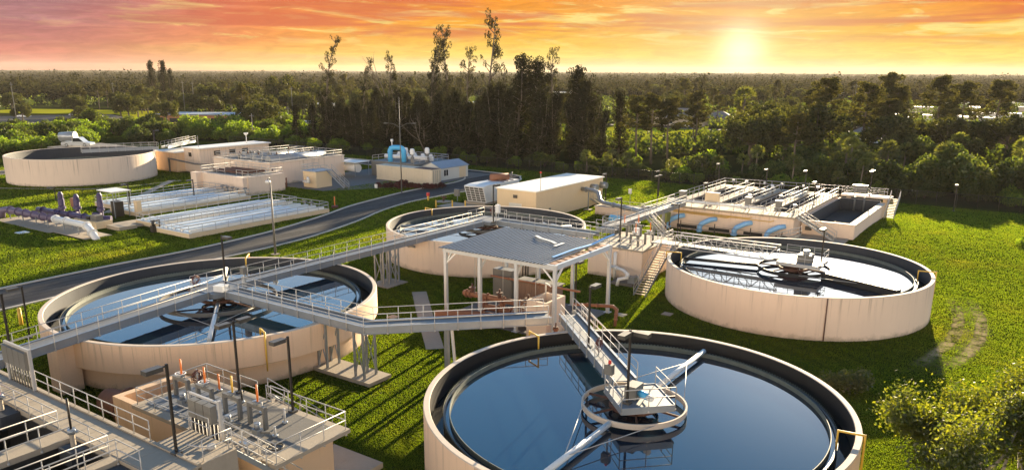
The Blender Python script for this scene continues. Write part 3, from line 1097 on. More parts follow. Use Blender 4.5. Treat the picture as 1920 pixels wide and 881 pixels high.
struct(MB().box(-44.4, -32.5, 53.4, 63.4, -.1, .05), "pavement", CONC_DK)
fl = [(1, .08), (1, .3), (1, .5), (1, .7), (1, .9)]
pipe_run("rust_pipe", "thick rust-brown pipe with a ground elbow at the canopy's front left", [(-43.6, 51.6, -.1), (-43.6, 51.6, .85), (-41.0, 53.0, .95), (-34.9, 54.6, .95)], .33, flanges=[(2, .2), (2, .45), (2, .7)])
pipe_run("rust_pipe", "raised rust-brown manifold pipe with three valves under the canopy", [(-44.0, 56.0, 1.75), (-43.9, 56.0, 1.75), (-34.9, 56.0, 1.75)], .27, flanges=[(1, .03)] + fl, valves=[(1, .1), (1, .45), (1, .8)])
pipe_run("rust_pipe", "lower rust-brown manifold pipe beneath the raised one", [(-42.2, 56.0, .8), (-42.1, 56.0, .8), (-34.9, 56.0, .8)], .3, flanges=fl)
for x in (-41.6, -39.5, -37.4):
    pipe_run("rust_pipe", "short upright rust-brown pipe joining the two manifolds", [(x, 56, .5), (x, 56, 1.9)], .2, flanges=[(0, .35), (0, .65)])['group'] = "upright joints between the manifold pipes"
pipe_run("rust_pipe", "thin rust-brown pipe along the cabinets at head height under the canopy", [(-44.2, 60.6, 2.4), (-44.1, 60.6, 2.4), (-34.0, 60.6, 2.4)], .10, flanges=[(1, .2), (1, .27), (1, .5), (1, .56), (1, .68)])
pipe_run("rust_pipe", "rust-brown pipe that drops to the lawn outside the canopy's right end", [(-34.0, 59.4, 1.5), (-30.6, 60.6, 1.6), (-30.0, 60.2, 1.5), (-30.0, 60.0, 0)], .14, flanges=[(0, .35), (0, .6), (2, .3), (2, .6)])
for k in range(3):
    pipe_run("rust_pipe", "stubby rust-brown valve riser behind the near tank's stairs", [(-31.6 + .8 * k, 52.4 + .7 * k, 0), (-31.6 + .8 * k, 52.4 + .7 * k, 1.6)], .18, flanges=[(0, .5), (0, .95)], valves=[(0, .7)])['group'] = "rusty valve risers by the stairs"
t = thing("electrical_cabinet", "tall grey two-door cabinet under the canopy", "cabinet", (-43.4, 61.9, 0))
MB().box(-44.6, -42.3, 61.5, 62.6, 0, 2.9).build("body", PANEL, t)
for x in (-43.43, -42.35):
    MB().box(x - 1.07, x - .03, 61.46, 61.5, .12, 2.8).build("door", PANEL, t)
t = thing("equipment_enclosure", "low tan ribbed enclosure behind the canopy's pump pipes", "enclosure", (-38.6, 62, 0))
MB().box(-41.8, -37.4, 61.6, 63.2, 0, 2.0).build("wall", RUSTWALL, t)
MB().box(-42.0, -37.2, 61.4, 63.3, 2.0, 2.1).build("roof", CONC_DK, t)
mb = MB()
for k in range(14):
    mb.box(-41.7 + k * .3, -41.6 + k * .3, 61.56, 61.6, .1, 1.95)
mb.build("ribs", RUSTWALL, t)
t = thing("wet_well", "peach box with a dark open top and small hoist under the canopy", "concrete box", (-33.8, 55, 0))
mb = MB()
mb.box(-34.9, -32.9, 53.0, 53.25, 0, 3.3).box(-34.9, -32.9, 55.8, 56.05, 0, 3.3).box(-34.9, -34.65, 53.25, 55.8, 0, 3.3).box(-33.15, -32.9, 53.25, 55.8, 0, 3.3)
mb.build("wall", PEACH, t)
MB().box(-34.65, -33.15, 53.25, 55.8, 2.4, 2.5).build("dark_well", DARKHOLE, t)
MB().tube([(-34.5, 55.4, 3.3), (-34.5, 55.4, 4.3), (-33.5, 54.6, 4.35)], .06, 8).build("hoist", WHITE, t)
for k, (x, y) in enumerate(((-42.3, 55.5), (-42.1, 55.6), (-39.2, 55.6), (-36.2, 56.4))):
    solo(MB().tube([(x, y, RZ - .2), (x, y, 1.95)], .022, 6), "hanging_chain", ALU, "thin pale hoist line hanging from the canopy roof above the pipes", "chain", (x, y, 2), "hoist lines under the canopy")
t = thing("platform_steps", "small white railed steps beside the peach box under the canopy", "steps", (-36.2, 54.6, 0))
MB().box(-36.6, -35.6, 54.0, 55.2, 1.0, 1.08).box(-37.1, -36.6, 54.0, 55.2, .5, .58).build("treads", GRATE, t)
rail(t, [(-37.1, 54.0, .55), (-36.6, 54.0, 1.08), (-35.6, 54.0, 1.08)], sp=.6)
rail(t, [(-37.1, 55.2, .55), (-36.6, 55.2, 1.08), (-35.6, 55.2, 1.08)], sp=.6)

# ---------------------------------------------------------------- splitter box beside the canopy
SZ = 3.5
t = thing("splitter_box", "peach concrete box with a railed top deck right of the canopy", "concrete box", (-38, 79, 0))
MB().box(-41.2, -34.6, 75.0, 83.0, -.2, SZ - .18).build("wall", PEACH, t)
MB().box(-41.35, -34.45, 74.85, 83.15, SZ - .18, SZ).build("deck_slab", CONC, t)
rail(t, [(-41.2, 78.0, SZ), (-41.2, 83.0, SZ), (-37.2, 83.0, SZ)], sp=1.4)
rail(t, [(-41.2, 75.0, SZ), (-34.6, 75.0, SZ)], sp=1.4, drop=.3)
rail(t, [(-34.6, 79.0, SZ), (-34.6, 83.0, SZ)], sp=1.4)


def gate_frame(x, y, z, label, stem=ORANGE, group=None, along_x=True, wheel=True, h=1.15, d=.45):
    t = thing("gate_lift", label, "gate", (x, y, z), group)
    mb = MB()
    for s in (-1, 1):
        px, py = (x + s * d, y) if along_x else (x, y + s * d)
        mb.bar((px, py, z), (px, py, z + h), .2, .2)
    a, b_ = ((x - d - .07, y, z + h + .05), (x + d + .07, y, z + h + .05)) if along_x else ((x, y - d - .07, z + h + .05), (x, y + d + .07, z + h + .05))
    mb.bar(a, b_, .22, .2)
    mb.build("frame", PANEL, t)
    mb = MB().cyl(x, y, z + h + .1, z + h + .4, .12, 10)
    mb.box(x - .2, x + .2, y - .15, y + .15, z + h + .22, z + h + .36)
    mb.build("actuator", GALV, t)
    if wheel:
        mb = MB()
        w = [(x + .3 * math.cos(q), y + .3 * math.sin(q), z + h + .42) for q in np.linspace(0, 2 * math.pi, 17)]
        mb.tube(w, .025, 5, False)
        for k in range(4):
            mb.bar((x, y, z + h + .42), w[k * 4], .03, .03)
        mb.build("handwheel", WHITE, t)
    if stem:
        MB().cyl(x + .12, y, z + h + .3, z + h + 1.35, .055, 8).build("stem_cover", stem, t)
    return t


gate_frame(-39.9, 81.0, SZ, "gate lift with orange stem at the splitter's far left corner")
gate_frame(-38.6, 82.0, SZ, "gate lift with orange stem in the middle of the splitter's far side")
gate_frame(-36.4, 76.7, SZ, "gate lift with orange stem at the splitter's front")
gate_frame(-35.4, 78.3, SZ, "gate lift with orange stem nearest the splitter's stairs")
ctrl_box(-37.4, 79.4, SZ, "white control box on the splitter deck", (.55, .4, .8), 1.1, WHITE)
stairs("stairs", "long straight stairs with orange-lit treads beside the splitter", (-32.4, 70.0, 0), (-32.4, 76.4, DK - .1), 1.3, material=TAN)
t = thing("landing", "grey landing between the splitter and the trussed walkway", "platform", (-32.8, 77.4, DK))
MB().box(-34.4, -31.7, 76.5, 78.3, DK - .12, DK).build("deck", GRATE, t)
MB().bar((-31.9, 78.2, 0), (-31.9, 78.2, DK - .12), .15, .15).bar((-31.9, 76.6, 0), (-31.9, 76.6, DK - .12), .15, .15).build("legs", GALV, t)
rail(t, [(-34.4, 78.3, DK), (-31.7, 78.3, DK)], sp=1.2)
rail(t, [(-34.4, 76.5, DK), (-33.2, 76.5, DK)], sp=.9)
pipe_run("white_pipe", "white pipe down the splitter's front wall to the pump", [(-37.6, 74.9, 2.9), (-37.6, 74.6, 2.9), (-37.6, 74.6, 0)], .15, WHITE)
pipe_run("white_pipe", "white bent pipe from the splitter pump into the lawn", [(-38.0, 74.3, 1.5), (-36.0, 73.4, 1.5), (-35.2, 72.9, 1.3), (-35.2, 72.8, .9), (-36.0, 72.4, .7), (-36.1, 72.3, 0)], .17, WHITE, flanges=[(0, .5), (2, .5)])
t = thing("pump", "grey pump on a concrete block in front of the splitter", "pump", (-35.6, 73.4, 0))
MB().box(-37.0, -34.5, 72.6, 74.4, 0, .3).build("block", CONC_DK, t)
MB().tube([(-35.0, 73.0, .65), (-34.8, 74.2, .65)], .33, 14).box(-35.2, -34.4, 72.9, 73.6, .3, 1.0).build("motor", GALV, t)
# raised walkway from the splitter up to the filters
bridge("raised grey walkway from the splitter to the filter basin", [(-43.0, 83.0), (-43.0, 105.4)], z=3.95, w=1.5, sp=2.0, drop=.3, cut=(.3, .3))
bridge("short cross walkway linking the splitter deck to the raised walkway", [(-41.2, 82.2), (-43.7, 82.2)], z=3.9, w=1.4, sp=1.2, drop=.2)
bent(-43.0, 98.0, 3.5, 1.3, .5, "braced steel legs under the raised walkway near the filter basin")
bent(-43.0, 90.0, 3.5, 1.3, .5, "braced steel legs under the raised walkway near the splitter")
stairs("stairs", "zigzag stairs from the raised walkway down towards the lawn", (-38.0, 92.5, .2), (-42.2, 92.5, 3.9), 1.2)
t = thing("chemical_tank", "olive green tank standing under the raised walkway", "tank", (-45.0, 103.7, 0))
MB().box(-46.0, -44.0, 103.0, 104.4, 1.2, 2.5).build("tank_body", mat("olive", (.20, .22, .045), .6), t)
mb = MB()
for x in (-45.9, -45.3, -44.7, -44.1):
    mb.bar((x, 103.1, 0), (x, 103.1, 1.2), .15, .15).bar((x, 104.3, 0), (x, 104.3, 1.2), .15, .15)
mb.build("stand", RUST_DK, t)

# ---------------------------------------------------------------- filter basin on the right
FZ = 3.4
t = thing("filter_basin", "long railed filter basin with four dark channels at the right", "basin", (-36, 118, 0))
FB = t
XB = [(-44.3, -40.9), (-39.5, -36.6), (-35.4, -32.4), (-31.0, -28.4)]
mb = MB()
mb.box(-45.5, -27.0, 105.5, 108.6, .0, FZ - .25).box(-45.5, -27.0, 127.6, 130.5, .0, FZ - .25)
edges = [-45.5] + [e for b_ in XB for e in b_] + [-27.0]
for k in range(0, len(edges), 2):
    mb.box(edges[k], edges[k + 1], 108.6, 127.6, 0, FZ - .25)
mb.build("wall", PEACH, t)
mb = MB()
mb.box(-45.7, -26.8, 105.3, 108.65, FZ - .25, FZ).box(-45.7, -26.8, 127.55, 130.7, FZ - .25, FZ)
for k in range(0, len(edges), 2):
    mb.box(edges[k] - .1, edges[k + 1] + .1, 108.65, 127.55, FZ - .25, FZ)
mb.build("deck_slab", CONC, t)
for a, b_ in XB:
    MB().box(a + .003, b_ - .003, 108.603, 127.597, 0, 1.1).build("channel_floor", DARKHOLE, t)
    mb = MB()
    for x in (a + .02, b_ - .02):
        mb.box(x - .015, x + .015, 108.61, 127.59, 1.1, FZ - .26)
    mb.box(a + .04, b_ - .04, 127.56, 127.59, 1.1, FZ - .26)
    mb.build("channel_lining", LINING, t)
RF = .036
rail(t, [(-45.5, 105.5, FZ), (-27.0, 105.5, FZ)], sp=2.0, drop=.35, r=RF)
rail(t, [(-45.5, 107, FZ), (-45.5, 130.5, FZ), (-20.3, 133.4, FZ)], sp=2.0, r=RF)
rail(t, [(-27.0, 107.4, FZ), (-27.0, 130.5, FZ)], sp=2.0, r=RF)
for k in range(4):
    a, b_ = XB[k]
    rail(t, [(a, 108.4, FZ), (a, 127.6, FZ)], sp=2.4, r=RF)
    rail(t, [(b_, 108.4, FZ), (b_, 127.6, FZ)], sp=2.4, r=RF)
mb = MB()
for k in range(4):
    a, b_ = XB[k]
    for q in range(3):
        x = a + (b_ - a) * (.3 + .22 * q)
        mb.box(x - .09, x + .09, 108.7, 127.5, 2.4, 2.72)
mb.build("wash_trough", RUST_DK, t)
# the separate open tank at the right end
t = thing("open_tank", "rectangular open tank with a dark empty inside at the filter basin's right end", "tank", (-23.6, 120, 0))
mb = MB()
mb.box(-26.8, -26.5, 108.9, 131.0, 0, 2.9).box(-20.7, -20.0, 108.9, 131.0, 0, 2.5).box(-26.5, -20.7, 108.9, 109.3, 0, 2.5).box(-26.5, -20.7, 130.6, 131.0, 0, 2.9)
mb.build("wall", PEACH, t)
mb = MB()
mb.box(-20.8, -19.9, 108.8, 131.1, 2.5, 2.62).box(-26.5, -20.8, 108.8, 109.4, 2.5, 2.62)
mb.build("coping", RIM, t)
mb = MB()
mb.box(-26.495, -26.47, 109.32, 130.58, .4, 2.88).box(-20.73, -20.705, 109.32, 130.58, .4, 2.48).box(-26.46, -20.74, 130.57, 130.597, .4, 2.88).box(-26.46, -20.74, 109.303, 109.33, .4, 2.48)
mb.build("lining", LINING, t)
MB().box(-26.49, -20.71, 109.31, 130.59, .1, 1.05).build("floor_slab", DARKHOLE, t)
mb = MB()
for x in (-24.4, -23.0):
    mb.tube([(x, 130.4, .4), (x, 130.4, 3.3)], .14, 8)
mb.build("down_pipes", PANEL, t)
t = thing("walkway_slab", "pale slab walkway behind the open tank with steps at its end", "walkway", (-22, 132, 3))
MB().box(-26.7, -19.4, 131.1, 133.6, FZ - .3, FZ - .02).build("slab", RIM, t)
MB().box(-26.0, -25.4, 132.0, 132.6, 0, FZ - .3).box(-20.6, -20.0, 132.0, 132.6, 0, FZ - .3).build("legs", CONC, t)
rail(t, [(-26.6, 131.2, FZ), (-20.4, 131.2, FZ)], sp=2.0, r=RF)
stairs("stairs", "grey metal stairs at the far right end of the filter basin", (-18.9, 128.0, .7), (-18.9, 132.0, FZ), 1.3, rail_r=RF, material=TAN)
stairs("stairs", "white stairs slanting down the filter basin's front right corner", (-21.8, 106.6, .75), (-26.9, 106.6, FZ), 1.3, rail_r=RF)
stairs("stairs", "lower twin stairs beside the white slanting stairs by the right tank", (-29.5, 102.9, .0), (-25.4, 103.0, 1.6), 1.0, rail_r=RF)
t = thing("wall_unit", "dark little fan unit in the recess below the filter stairs", "fan", (-25.6, 105.4, 1.4))
MB().box(-26.2, -25.4, 108.55, 108.9, 1.3, 1.8).build("housing", LAMPBOX, t)
for k, x in enumerate((-44.4, -39.6, -34.6, -30.1)):
    lab = ("light blue bent pipe at the filter wall, by the olive tank", "second light blue bent pipe along the filter wall", "third light blue bent pipe along the filter wall", "light blue bent pipe at the filter wall, nearest the right tank")[k]
    t = pipe_run("blue_pipe", lab, [(x + 2.0, 105.6, 2.05), (x + 1.3, 105.0, 1.9), (x + .3, 104.6, 1.35), (x, 104.5, .9), (x, 104.5, 0)], .34, BLUE, flanges=[(3, .55)])
mb = MB()
for zz, x0, x1 in ((2.62, -44, -30), (2.78, -44, -33), (2.5, -44, -36)):
    mb.tube([(x0, 105.25, zz), (x1, 105.25, zz - .1), (x1 + .5, 105.25, zz + .1)], .05, 6)
solo(mb, "yellow_conduit", YELLOW, "yellow conduits running along the filter basin's front wall", "pipe", (-38, 105.4, 2.7))
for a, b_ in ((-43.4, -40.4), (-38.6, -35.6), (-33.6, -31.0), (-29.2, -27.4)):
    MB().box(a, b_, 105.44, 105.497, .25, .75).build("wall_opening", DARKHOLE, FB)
t = thing("pipe_fence", "low brown post fence in front of the blue pipes", "fence", (-36, 103.4, 0))
for x in (-42.0, -37.0, -32.0, -27.8):
    MB().bar((x, 103.4, 0), (x, 103.4, 1.7), .1, .1).build("post", BRONZE, t)
MB().tube([(-42, 103.4, 1.3), (-27.8, 103.4, 1.3)], .035, 6).tube([(-42, 103.4, .7), (-27.8, 103.4, .7)], .035, 6).build("rails", PANEL, t)
# equipment on the deck
for k, (x, y, s, lab) in enumerate(((-39.0, 107.2, (2.0, .5, 1.5), "big pale panel cabinet on the filter deck"), (-43.6, 107.6, (.8, .8, 1.3), "round-topped pale unit at the filter deck's left end"), (-33.9, 107.5, (.7, .7, 1.3), "pale blower unit on the filter deck's front"), (-29.7, 107.5, (.7, .7, 1.2), "pale blower unit on the filter deck nearest the white stairs"), (-24.2, 132.6, (2.0, .8, .9), "small white canopied panel behind the open tank"))):
    t = thing("deck_unit", lab, "equipment", (x, y, FZ))
    MB().box(x - s[0] / 2, x + s[0] / 2, y - s[1] / 2, y + s[1] / 2, FZ + .5, FZ + .5 + s[2]).build("housing", TAN if k == 0 else PANEL, t)
    mb = MB()
    for i in (-.4, .4):
        mb.bar((x + i * s[0], y, FZ), (x + i * s[0], y, FZ + .5), .12, .12)
    mb.build("legs", GALV, t)
    MB().box(x - s[0] / 2 - .08, x + s[0] / 2 + .08, y - s[1] / 2 - .08, y + s[1] / 2 + .08, FZ + .5 + s[2], FZ + .56 + s[2]).build("lid", WHITE, t)
pipe_run("white_pipe", "long pale pipe lying along the filter basin's front deck", [(-45, 106.5, FZ + .55), (-31, 106.5, FZ + .55)], .2, WHITE, flanges=[(0, .25), (0, .5), (0, .75)])
rg = random.Random(5)
for k in range(14):
    x, y = rg.choice([-40.2, -36, -31.7, -27.7]) + rg.uniform(-.3, .3), rg.uniform(109, 127)
    if k < 6:
        x, y = -44 + k * 2.9 + rg.uniform(-.5, .5), 129.3
    t = thing("valve_stand", "small pale valve stand on the filter basin's deck", "valve", (x, y, FZ), "valve stands on the filter deck")
    MB().cyl(x, y, FZ, FZ + .9, .09, 8).build("stand", PANEL, t)
    MB().cbox((x, y, FZ + 1.0), (.45, .35, .3)).build("head", WHITE if k % 3 else GALV, t)

# ---------------------------------------------------------------- electrical building, generator, low tan box
t = thing("electrical_building", "plain tan flat-roofed building with a white roof", "building", (-66.7, 109, 0))
MB().box(-70.3, -63.1, 98.1, 119.4, -.1, 4.38).build("wall", TAN, t)
MB().box(-70.5, -62.9, 97.9, 119.6, 4.38, 4.56).build("roof", WHITE_ROOF, t)
MB().box(-68.0, -65.7, 98.04, 98.1, 0, 2.4).build("door", SHED, t)
MB().box(-67.2, -66.5, 97.95, 98.1, 3.2, 3.7).build("wall_lamp", LAMPBOX, t)
MB().box(-63.1, -62.95, 101.8, 102.2, .9, 1.5).build("meter_box", PANEL, t)
MB().tube([(-63.0, 99.2, 4.5), (-63.0, 99.2, 7.2)], .04, 6).build("mast", PANEL, t)
MB().cbox((-63, 99.2, 7.3), (.22, .22, .25)).build("beacon", RED, t)
for y in (115.3, 118.6):
    mb = MB().tube([(-63.1, y, 3.2), (-61.9, y, 3.2)], .55, 16)
    mb.build("fan_hood", GALV, t)
pipe_run("steel_duct", "silver duct that leaves the tan building and dips to the low block", [(-63.1, 112.0, 3.3), (-60.6, 111.5, 3.3), (-59.6, 111.2, 3.1), (-59.0, 110.8, 2.0), (-58.2, 110.4, 1.7), (-50.0, 106.8, 1.7), (-45.6, 106.4, 2.2)], .32, GALV, flanges=[(0, .4), (4, .3), (4, .6)])
t = thing("duct_stand", "steel post under the silver duct", "support", (-61.6, 111.7, 0))
MB().bar((-61.6, 111.7, 0), (-61.6, 111.7, 2.95), .16, .16).build("post", GALV, t)
MB().box(-62.2, -61.0, 111.1, 112.3, -.05, .1).build("pad", CONC, t)
t = thing("low_block", "low peach block under the silver duct", "concrete box", (-55, 110.5, 0))
MB().box(-58.8, -51.0, 108.9, 112.0, 0, 1.25).build("wall", PEACH, t)
MB().box(-58.9, -50.9, 108.8, 112.1, 1.25, 1.35).build("coping", RIM, t)
stairs("stairs", "short railed steps against the tan building's side", (-62.2, 117.6, .1), (-62.2, 114.4, 1.4), 1.0)
t = thing("blue_pump", "bright blue pump on a slab beyond the splitter", "pump", (-52.0, 103.4, 0))
MB().box(-54.0, -50.4, 102.2, 104.6, 0, .12).build("pad", CONC, t)
MB().tube([(-53.2, 103.4, .75), (-51.4, 103.4, .75)], .55, 16).tube([(-51.4, 103.4, .75), (-50.6, 103.4, .75)], .34, 14).build("casing", BLUE2, t)
MB().tube([(-51.0, 103.4, .7), (-51.0, 102.6, .5), (-51.0, 102.5, .1)], .3, 14).build("outlet", BLUE2, t)
for k, (x, y, lab) in enumerate(((-50.0, 110, "pale grey cabinet row behind the raised walkway"), (-47.6, 112.5, "white cabinet on a stand behind the raised walkway"), (-58.6, 121.0, "small white box on a post behind the silver duct"))):
    ctrl_box(x, y, 0, lab, ((2.2, .6, 1.3), (.9, .6, 1.5), (.5, .3, .8))[k], (1.4, 2.4, 2.2)[k], (PANEL, WHITE, WHITE)[k])
rail(thing("railing_run", "pale railing behind the low peach block", "railing", (-54, 114, 0)), [(-59, 113.6, .6), (-47, 113.6, .6)], sp=2.0, r=RF)

t = thing("generator", "white generator housing with slanted louvres and a rusty silencer on top", "generator", (-80, 110, 0))
MB().box(-82.0, -78.0, 106.2, 115.6, .35, 3.3).build("housing", WHITE, t)
MB().box(-82.2, -77.8, 104.9, 115.8, 0, .35).build("base", CONC, t)
mb = MB()
mb.add([(-82, 106.2, .35), (-78, 106.2, .35), (-78, 106.2, 3.3), (-82, 106.2, 3.3), (-82, 105.7, .35), (-78, 105.7, .35), (-78, 104.7, 3.1), (-82, 104.7, 3.1)],
       [(4, 5, 6, 7), (7, 6, 2, 3), (0, 4, 7, 3), (5, 1, 2, 6), (0, 1, 5, 4)])
mb.build("intake_hood", WHITE, t)
mb = MB()
for i in range(4):
    for j in range(6):
        x0 = -81.85 + i * .96
        f0, f1 = (j + .08) / 6, (j + .86) / 6
        za, zb = .45 + f0 * 2.5, .45 + f1 * 2.5
        ya, yb = 105.7 - (za - .35) / 2.75 * 1.0, 105.7 - (zb - .35) / 2.75 * 1.0
        mb.add([(x0, ya - .015, za), (x0 + .84, ya - .015, za), (x0 + .84, yb - .015, zb), (x0, yb - .015, zb)], [(0, 1, 2, 3)])
mb.build("louvres", LAMPBOX, t)
MB().tube([(-80.6, 110.6, 3.95), (-79.0, 113.6, 3.95)], .6, 16).build("silencer", RUST, t)
mb = MB()
for y in (111.2, 112.6, 114.2):
    mb.bar((-81.6, y, 3.36), (-78.3, y, 3.36), .15, .12)
mb.build("silencer_rails", RUST_DK, t)
MB().tube([(-79.0, 113.6, 3.9), (-78.7, 114.2, 4.0), (-78.7, 114.3, 4.7)], .15, 10).build("exhaust", PANEL, t)
for y in (107.2, 109.6, 112.2):
    MB().box(-78.02, -77.96, y, y + 1.5, .6, 3.0).build("door", WHITE, t)

# small lawn furniture near the road
t = thing("valve_box", "red-topped post by the road bend", "post", (-89.0, 103.4, 0))
MB().bar((-89.0, 103.4, 0), (-89.0, 103.4, .8), .25, .25).build("post", YELLOW, t)
MB().cbox((-89.0, 103.4, 1.1), (.4, .4, .6)).build("head", RED, t)
HYD = pipe_run("hydrant", "small rusty hydrant on a round slab by the road", [(-86.0, 104.0, 0), (-86.0, 104.0, 1.0)], .16, RUST_DK, flanges=[(0, .85)], cat="hydrant")
MB_ = MB().tube([(-86.6, 104.0, .8), (-85.4, 104.0, .8)], .12, 8)
MB_.build("hydrant_arm", RUST_DK, HYD)
solo(MB().cyl(-85.9, 103.9, 0, .12, 1.3, 24), "slab_cover", CONC, "round concrete slab under the rusty hydrant", "slab", (-85.9, 103.9, 0))
for x, y, lab in ((-83.2, 98.6, "yellow bollard by the generator apron, farther from the tank"), (-81.0, 100.2, "yellow bollard in front of the generator louvres"), (-79.2, 101.4, "yellow bollard nearest the tan building")):
    t = thing("bollard", lab, "bollard", (x, y, 0), "yellow bollards by the generator")
    MB().cyl(x, y, 0, 1.15, .13, 12).lathe(x, y, [(.13, 1.15), (.09, 1.24), (.001, 1.27)], 12).build("post", YELLOW, t)
ctrl_box(-84.2, 105.6, 0, "grey double cabinet on posts beside the road", (.9, .5, 1.2), 1.6)
t = thing("bollard", "tall yellow bollard on the lawn at the left edge, before the road", "bollard", (-73.4, 29.6, 0))
MB().cyl(-73.4, 29.6, 0, 1.5, .16, 12).lathe(-73.4, 29.6, [(.16, 1.5), (.1, 1.6), (.001, 1.63)], 12).build("post", YELLOW, t)
for x, y in ((-31.0, 63.2), (-27.6, 66.0), (-48, 50.4)):
    solo(MB().box(x - .45, x + .45, y - .45, y + .45, 0, .07), "hatch_cover", CONC, "small square concrete hatch set in the shaded lawn", "hatch", (x, y, 0), "hatch covers in the lawn")
# ---------------------------------------------------------------- channels and gate box at the lower left
t = thing("channel_basin", "concrete channel basin with railed walkway strips at the lower left corner", "basin", (-42, 12, 0))
DV = [(-62.0, -46.6), (-45.9, -39.7), (-38.4, -34.9), (-34.2, -31.2)]
mb = MB()
mb.box(-62.3, -30.9, 18.3, 18.6, -.2, DK - .3).box(-62.3, -30.9, 17.0, 17.3, 0, DK - .3)
for a, b_ in ((-46.6, -45.9), (-39.7, -38.4), (-34.9, -34.2), (-31.2, -30.9)):
    mb.box(a + .05, b_ - .05, 4, 17.0, 0, DK - .3)
mb.build("wall", CONC_DK, t)
mb = MB()
mb.box(-62.0, -31.2, 16.975, 16.997, .5, DK - .33)
for x in (-46.56, -45.94, -39.66, -38.44, -34.86, -34.24, -31.16):
    mb.box(x - .02, x + .02, 4, 16.97, .5, DK - .33)
mb.build("wet_lining", LINING_BLACK, t)
mb = MB()
mb.box(-62.4, -30.6, 17.0, 18.75, DK - .3, DK)
for a, b_ in ((-46.6, -45.9), (-39.7, -38.4), (-34.9, -34.2), (-31.2, -30.6)):
    mb.box(a, b_, 4, 16.998, DK - .3, DK - .003)
mb.build("walkway_slab", CONC, t)
mb = MB()
for x in np.arange(-62, -31, 1.5):
    mb.box(x, x + 1.475, 17.08, 18.70, DK + .002, DK + .018)
mb.build("paving", CONC, t)
for a in ((-45.6, -44.0, 16.0, 16.99, DK - .9, DK - .12), (-38.1, -36.9, 16.1, 16.99, DK - .95, DK - .15), (-34.1, -33.0, 16.2, 16.99, DK - 1.0, DK - .2)):
    MB().box(*a).build("ledge", LINING, t)
MB().box(-62.4, -30.6, 18.75, 18.95, DK - .12, DK + .10).build("kerb", CONC, t)
struct(MB().box(-62.0, -31.2, 4, 17.0, 1.3, 1.5), "water", WATER_DARK)
rail(t, [(-49.0, 18.85, DK + .1), (-34.6, 18.85, DK + .1)], sp=1.5)
rail(t, [(-46.6, 8, DK), (-46.6, 17.0, DK)], sp=1.7)
rail(t, [(-45.9, 8, DK), (-45.9, 16.95, DK), (-39.7, 16.95, DK), (-39.7, 8, DK)], sp=1.6, drop=.25)
rail(t, [(-38.4, 8, DK), (-38.4, 16.95, DK), (-34.9, 16.95, DK), (-34.9, 8, DK)], sp=1.5, drop=.25)
rail(t, [(-34.2, 8, DK), (-34.2, 16.95, DK), (-32.2, 16.95, DK)], sp=1.4, drop=.25)
t = thing("panel_rack", "rack of grey panels on a pale frame beside the walkway at the left edge", "panel rack", (-47.6, 18.7, DK))
MB().bar((-49.0, 18.7, DK), (-49.0, 18.7, DK + 2.3), .12, .12).bar((-46.0, 18.7, DK), (-46.0, 18.7, DK + 2.5), .16, .16).bar((-49.0, 18.7, DK + 2.4), (-46.0, 18.7, DK + 2.4), .12, .14).build("frame", ALU, t)
for k in range(4):
    MB().box(-48.9 + k * .7, -48.25 + k * .7, 18.45, 18.75, DK + 1.25, DK + 2.3).build("cabinet", PANEL, t)
for k in range(8):
    x = -48.8 + .34 * k
    MB().cyl(x, 18.7, DK, DK + 1.3, .045, 6).build("conduit", PANEL, t)
def stem(x, y, z, label, m, h=1.35):
    t = thing("channel_valve", label, "valve", (x, y, z))
    MB().cyl(x, y, z - .9, z + .55, .13, 10).build("pedestal", CONC, t)
    MB().cyl(x, y, z + .55, z + .8, .2, 10).bar((x, y, z + .7), (x + .4, y + .1, z + .7), .1, .1).build("gear_head", GALV, t)
    MB().cyl(x, y, z + .8, z + .8 + h, .06, 8).build("stem_cover", m, t)


stem(-45.0, 16.5, DK, "valve stem with an orange cover over the channel at the left edge", ORANGE)
stem(-37.6, 16.6, DK, "valve stem with a dark cover over the channel in the lower left", BRONZE, 1.6)

# gate box
GZ = 3.0
t = thing("gate_box", "peach concrete gate box with an overhanging railed deck at the lower left", "concrete box", (-37, 25, 0))
mb = MB()
mb.box(-44.6, -44.1, 22.3, 26.8, -.2, GZ).box(-44.1, -42.4, 22.3, 22.7, -.2, GZ).box(-44.1, -42.4, 26.4, 26.8, -.2, GZ)
mb.build("channel_wall", PEACH2, t)
MB().box(-42.4, -30.4, 22.3, 26.8, -.2, GZ - .22).build("wall", PEACH2, t)
MB().box(-42.45, -34.6, 22.25, 27.4, GZ - .22, GZ + .003).box(-34.6, -29.6, 22.3, 27.4, GZ - .22, GZ).build("deck_slab", CONC, t)
MB().box(-42.3, -30.6, 23.5, 26.95, GZ + .003, GZ + .006).build("deck_shade", CONC_DK, t)  # shade on the deck put into the colour, front strip left pale
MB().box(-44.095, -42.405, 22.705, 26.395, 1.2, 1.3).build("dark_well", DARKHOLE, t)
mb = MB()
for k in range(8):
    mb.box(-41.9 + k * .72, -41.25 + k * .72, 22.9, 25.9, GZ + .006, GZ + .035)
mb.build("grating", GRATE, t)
rail(t, [(-42.2, 22.5, GZ), (-42.2, 27.2, GZ), (-37.2, 27.2, GZ)], sp=1.6)
rail(t, [(-36.0, 27.2, GZ), (-29.75, 27.2, GZ), (-29.75, 22.5, GZ), (-35.2, 22.5, GZ)], sp=1.45, drop=.35)
rail(t, [(-42.2, 22.5, GZ), (-36.8, 22.5, GZ)], sp=1.6)
gate_frame(-40.9, 24.6, GZ, "gate lift with white handwheel and a coiled brown hose on the gate box", ORANGE, None, True, d=.66)
gate_frame(-38.6, 24.6, GZ, "gate lift with white handwheel second from the hose on the gate box", ORANGE, None, True, d=.66)
gate_frame(-36.2, 24.7, GZ, "gate lift with a short yellow stem third from the hose on the gate box", YELLOW, None, True, False, d=.66)
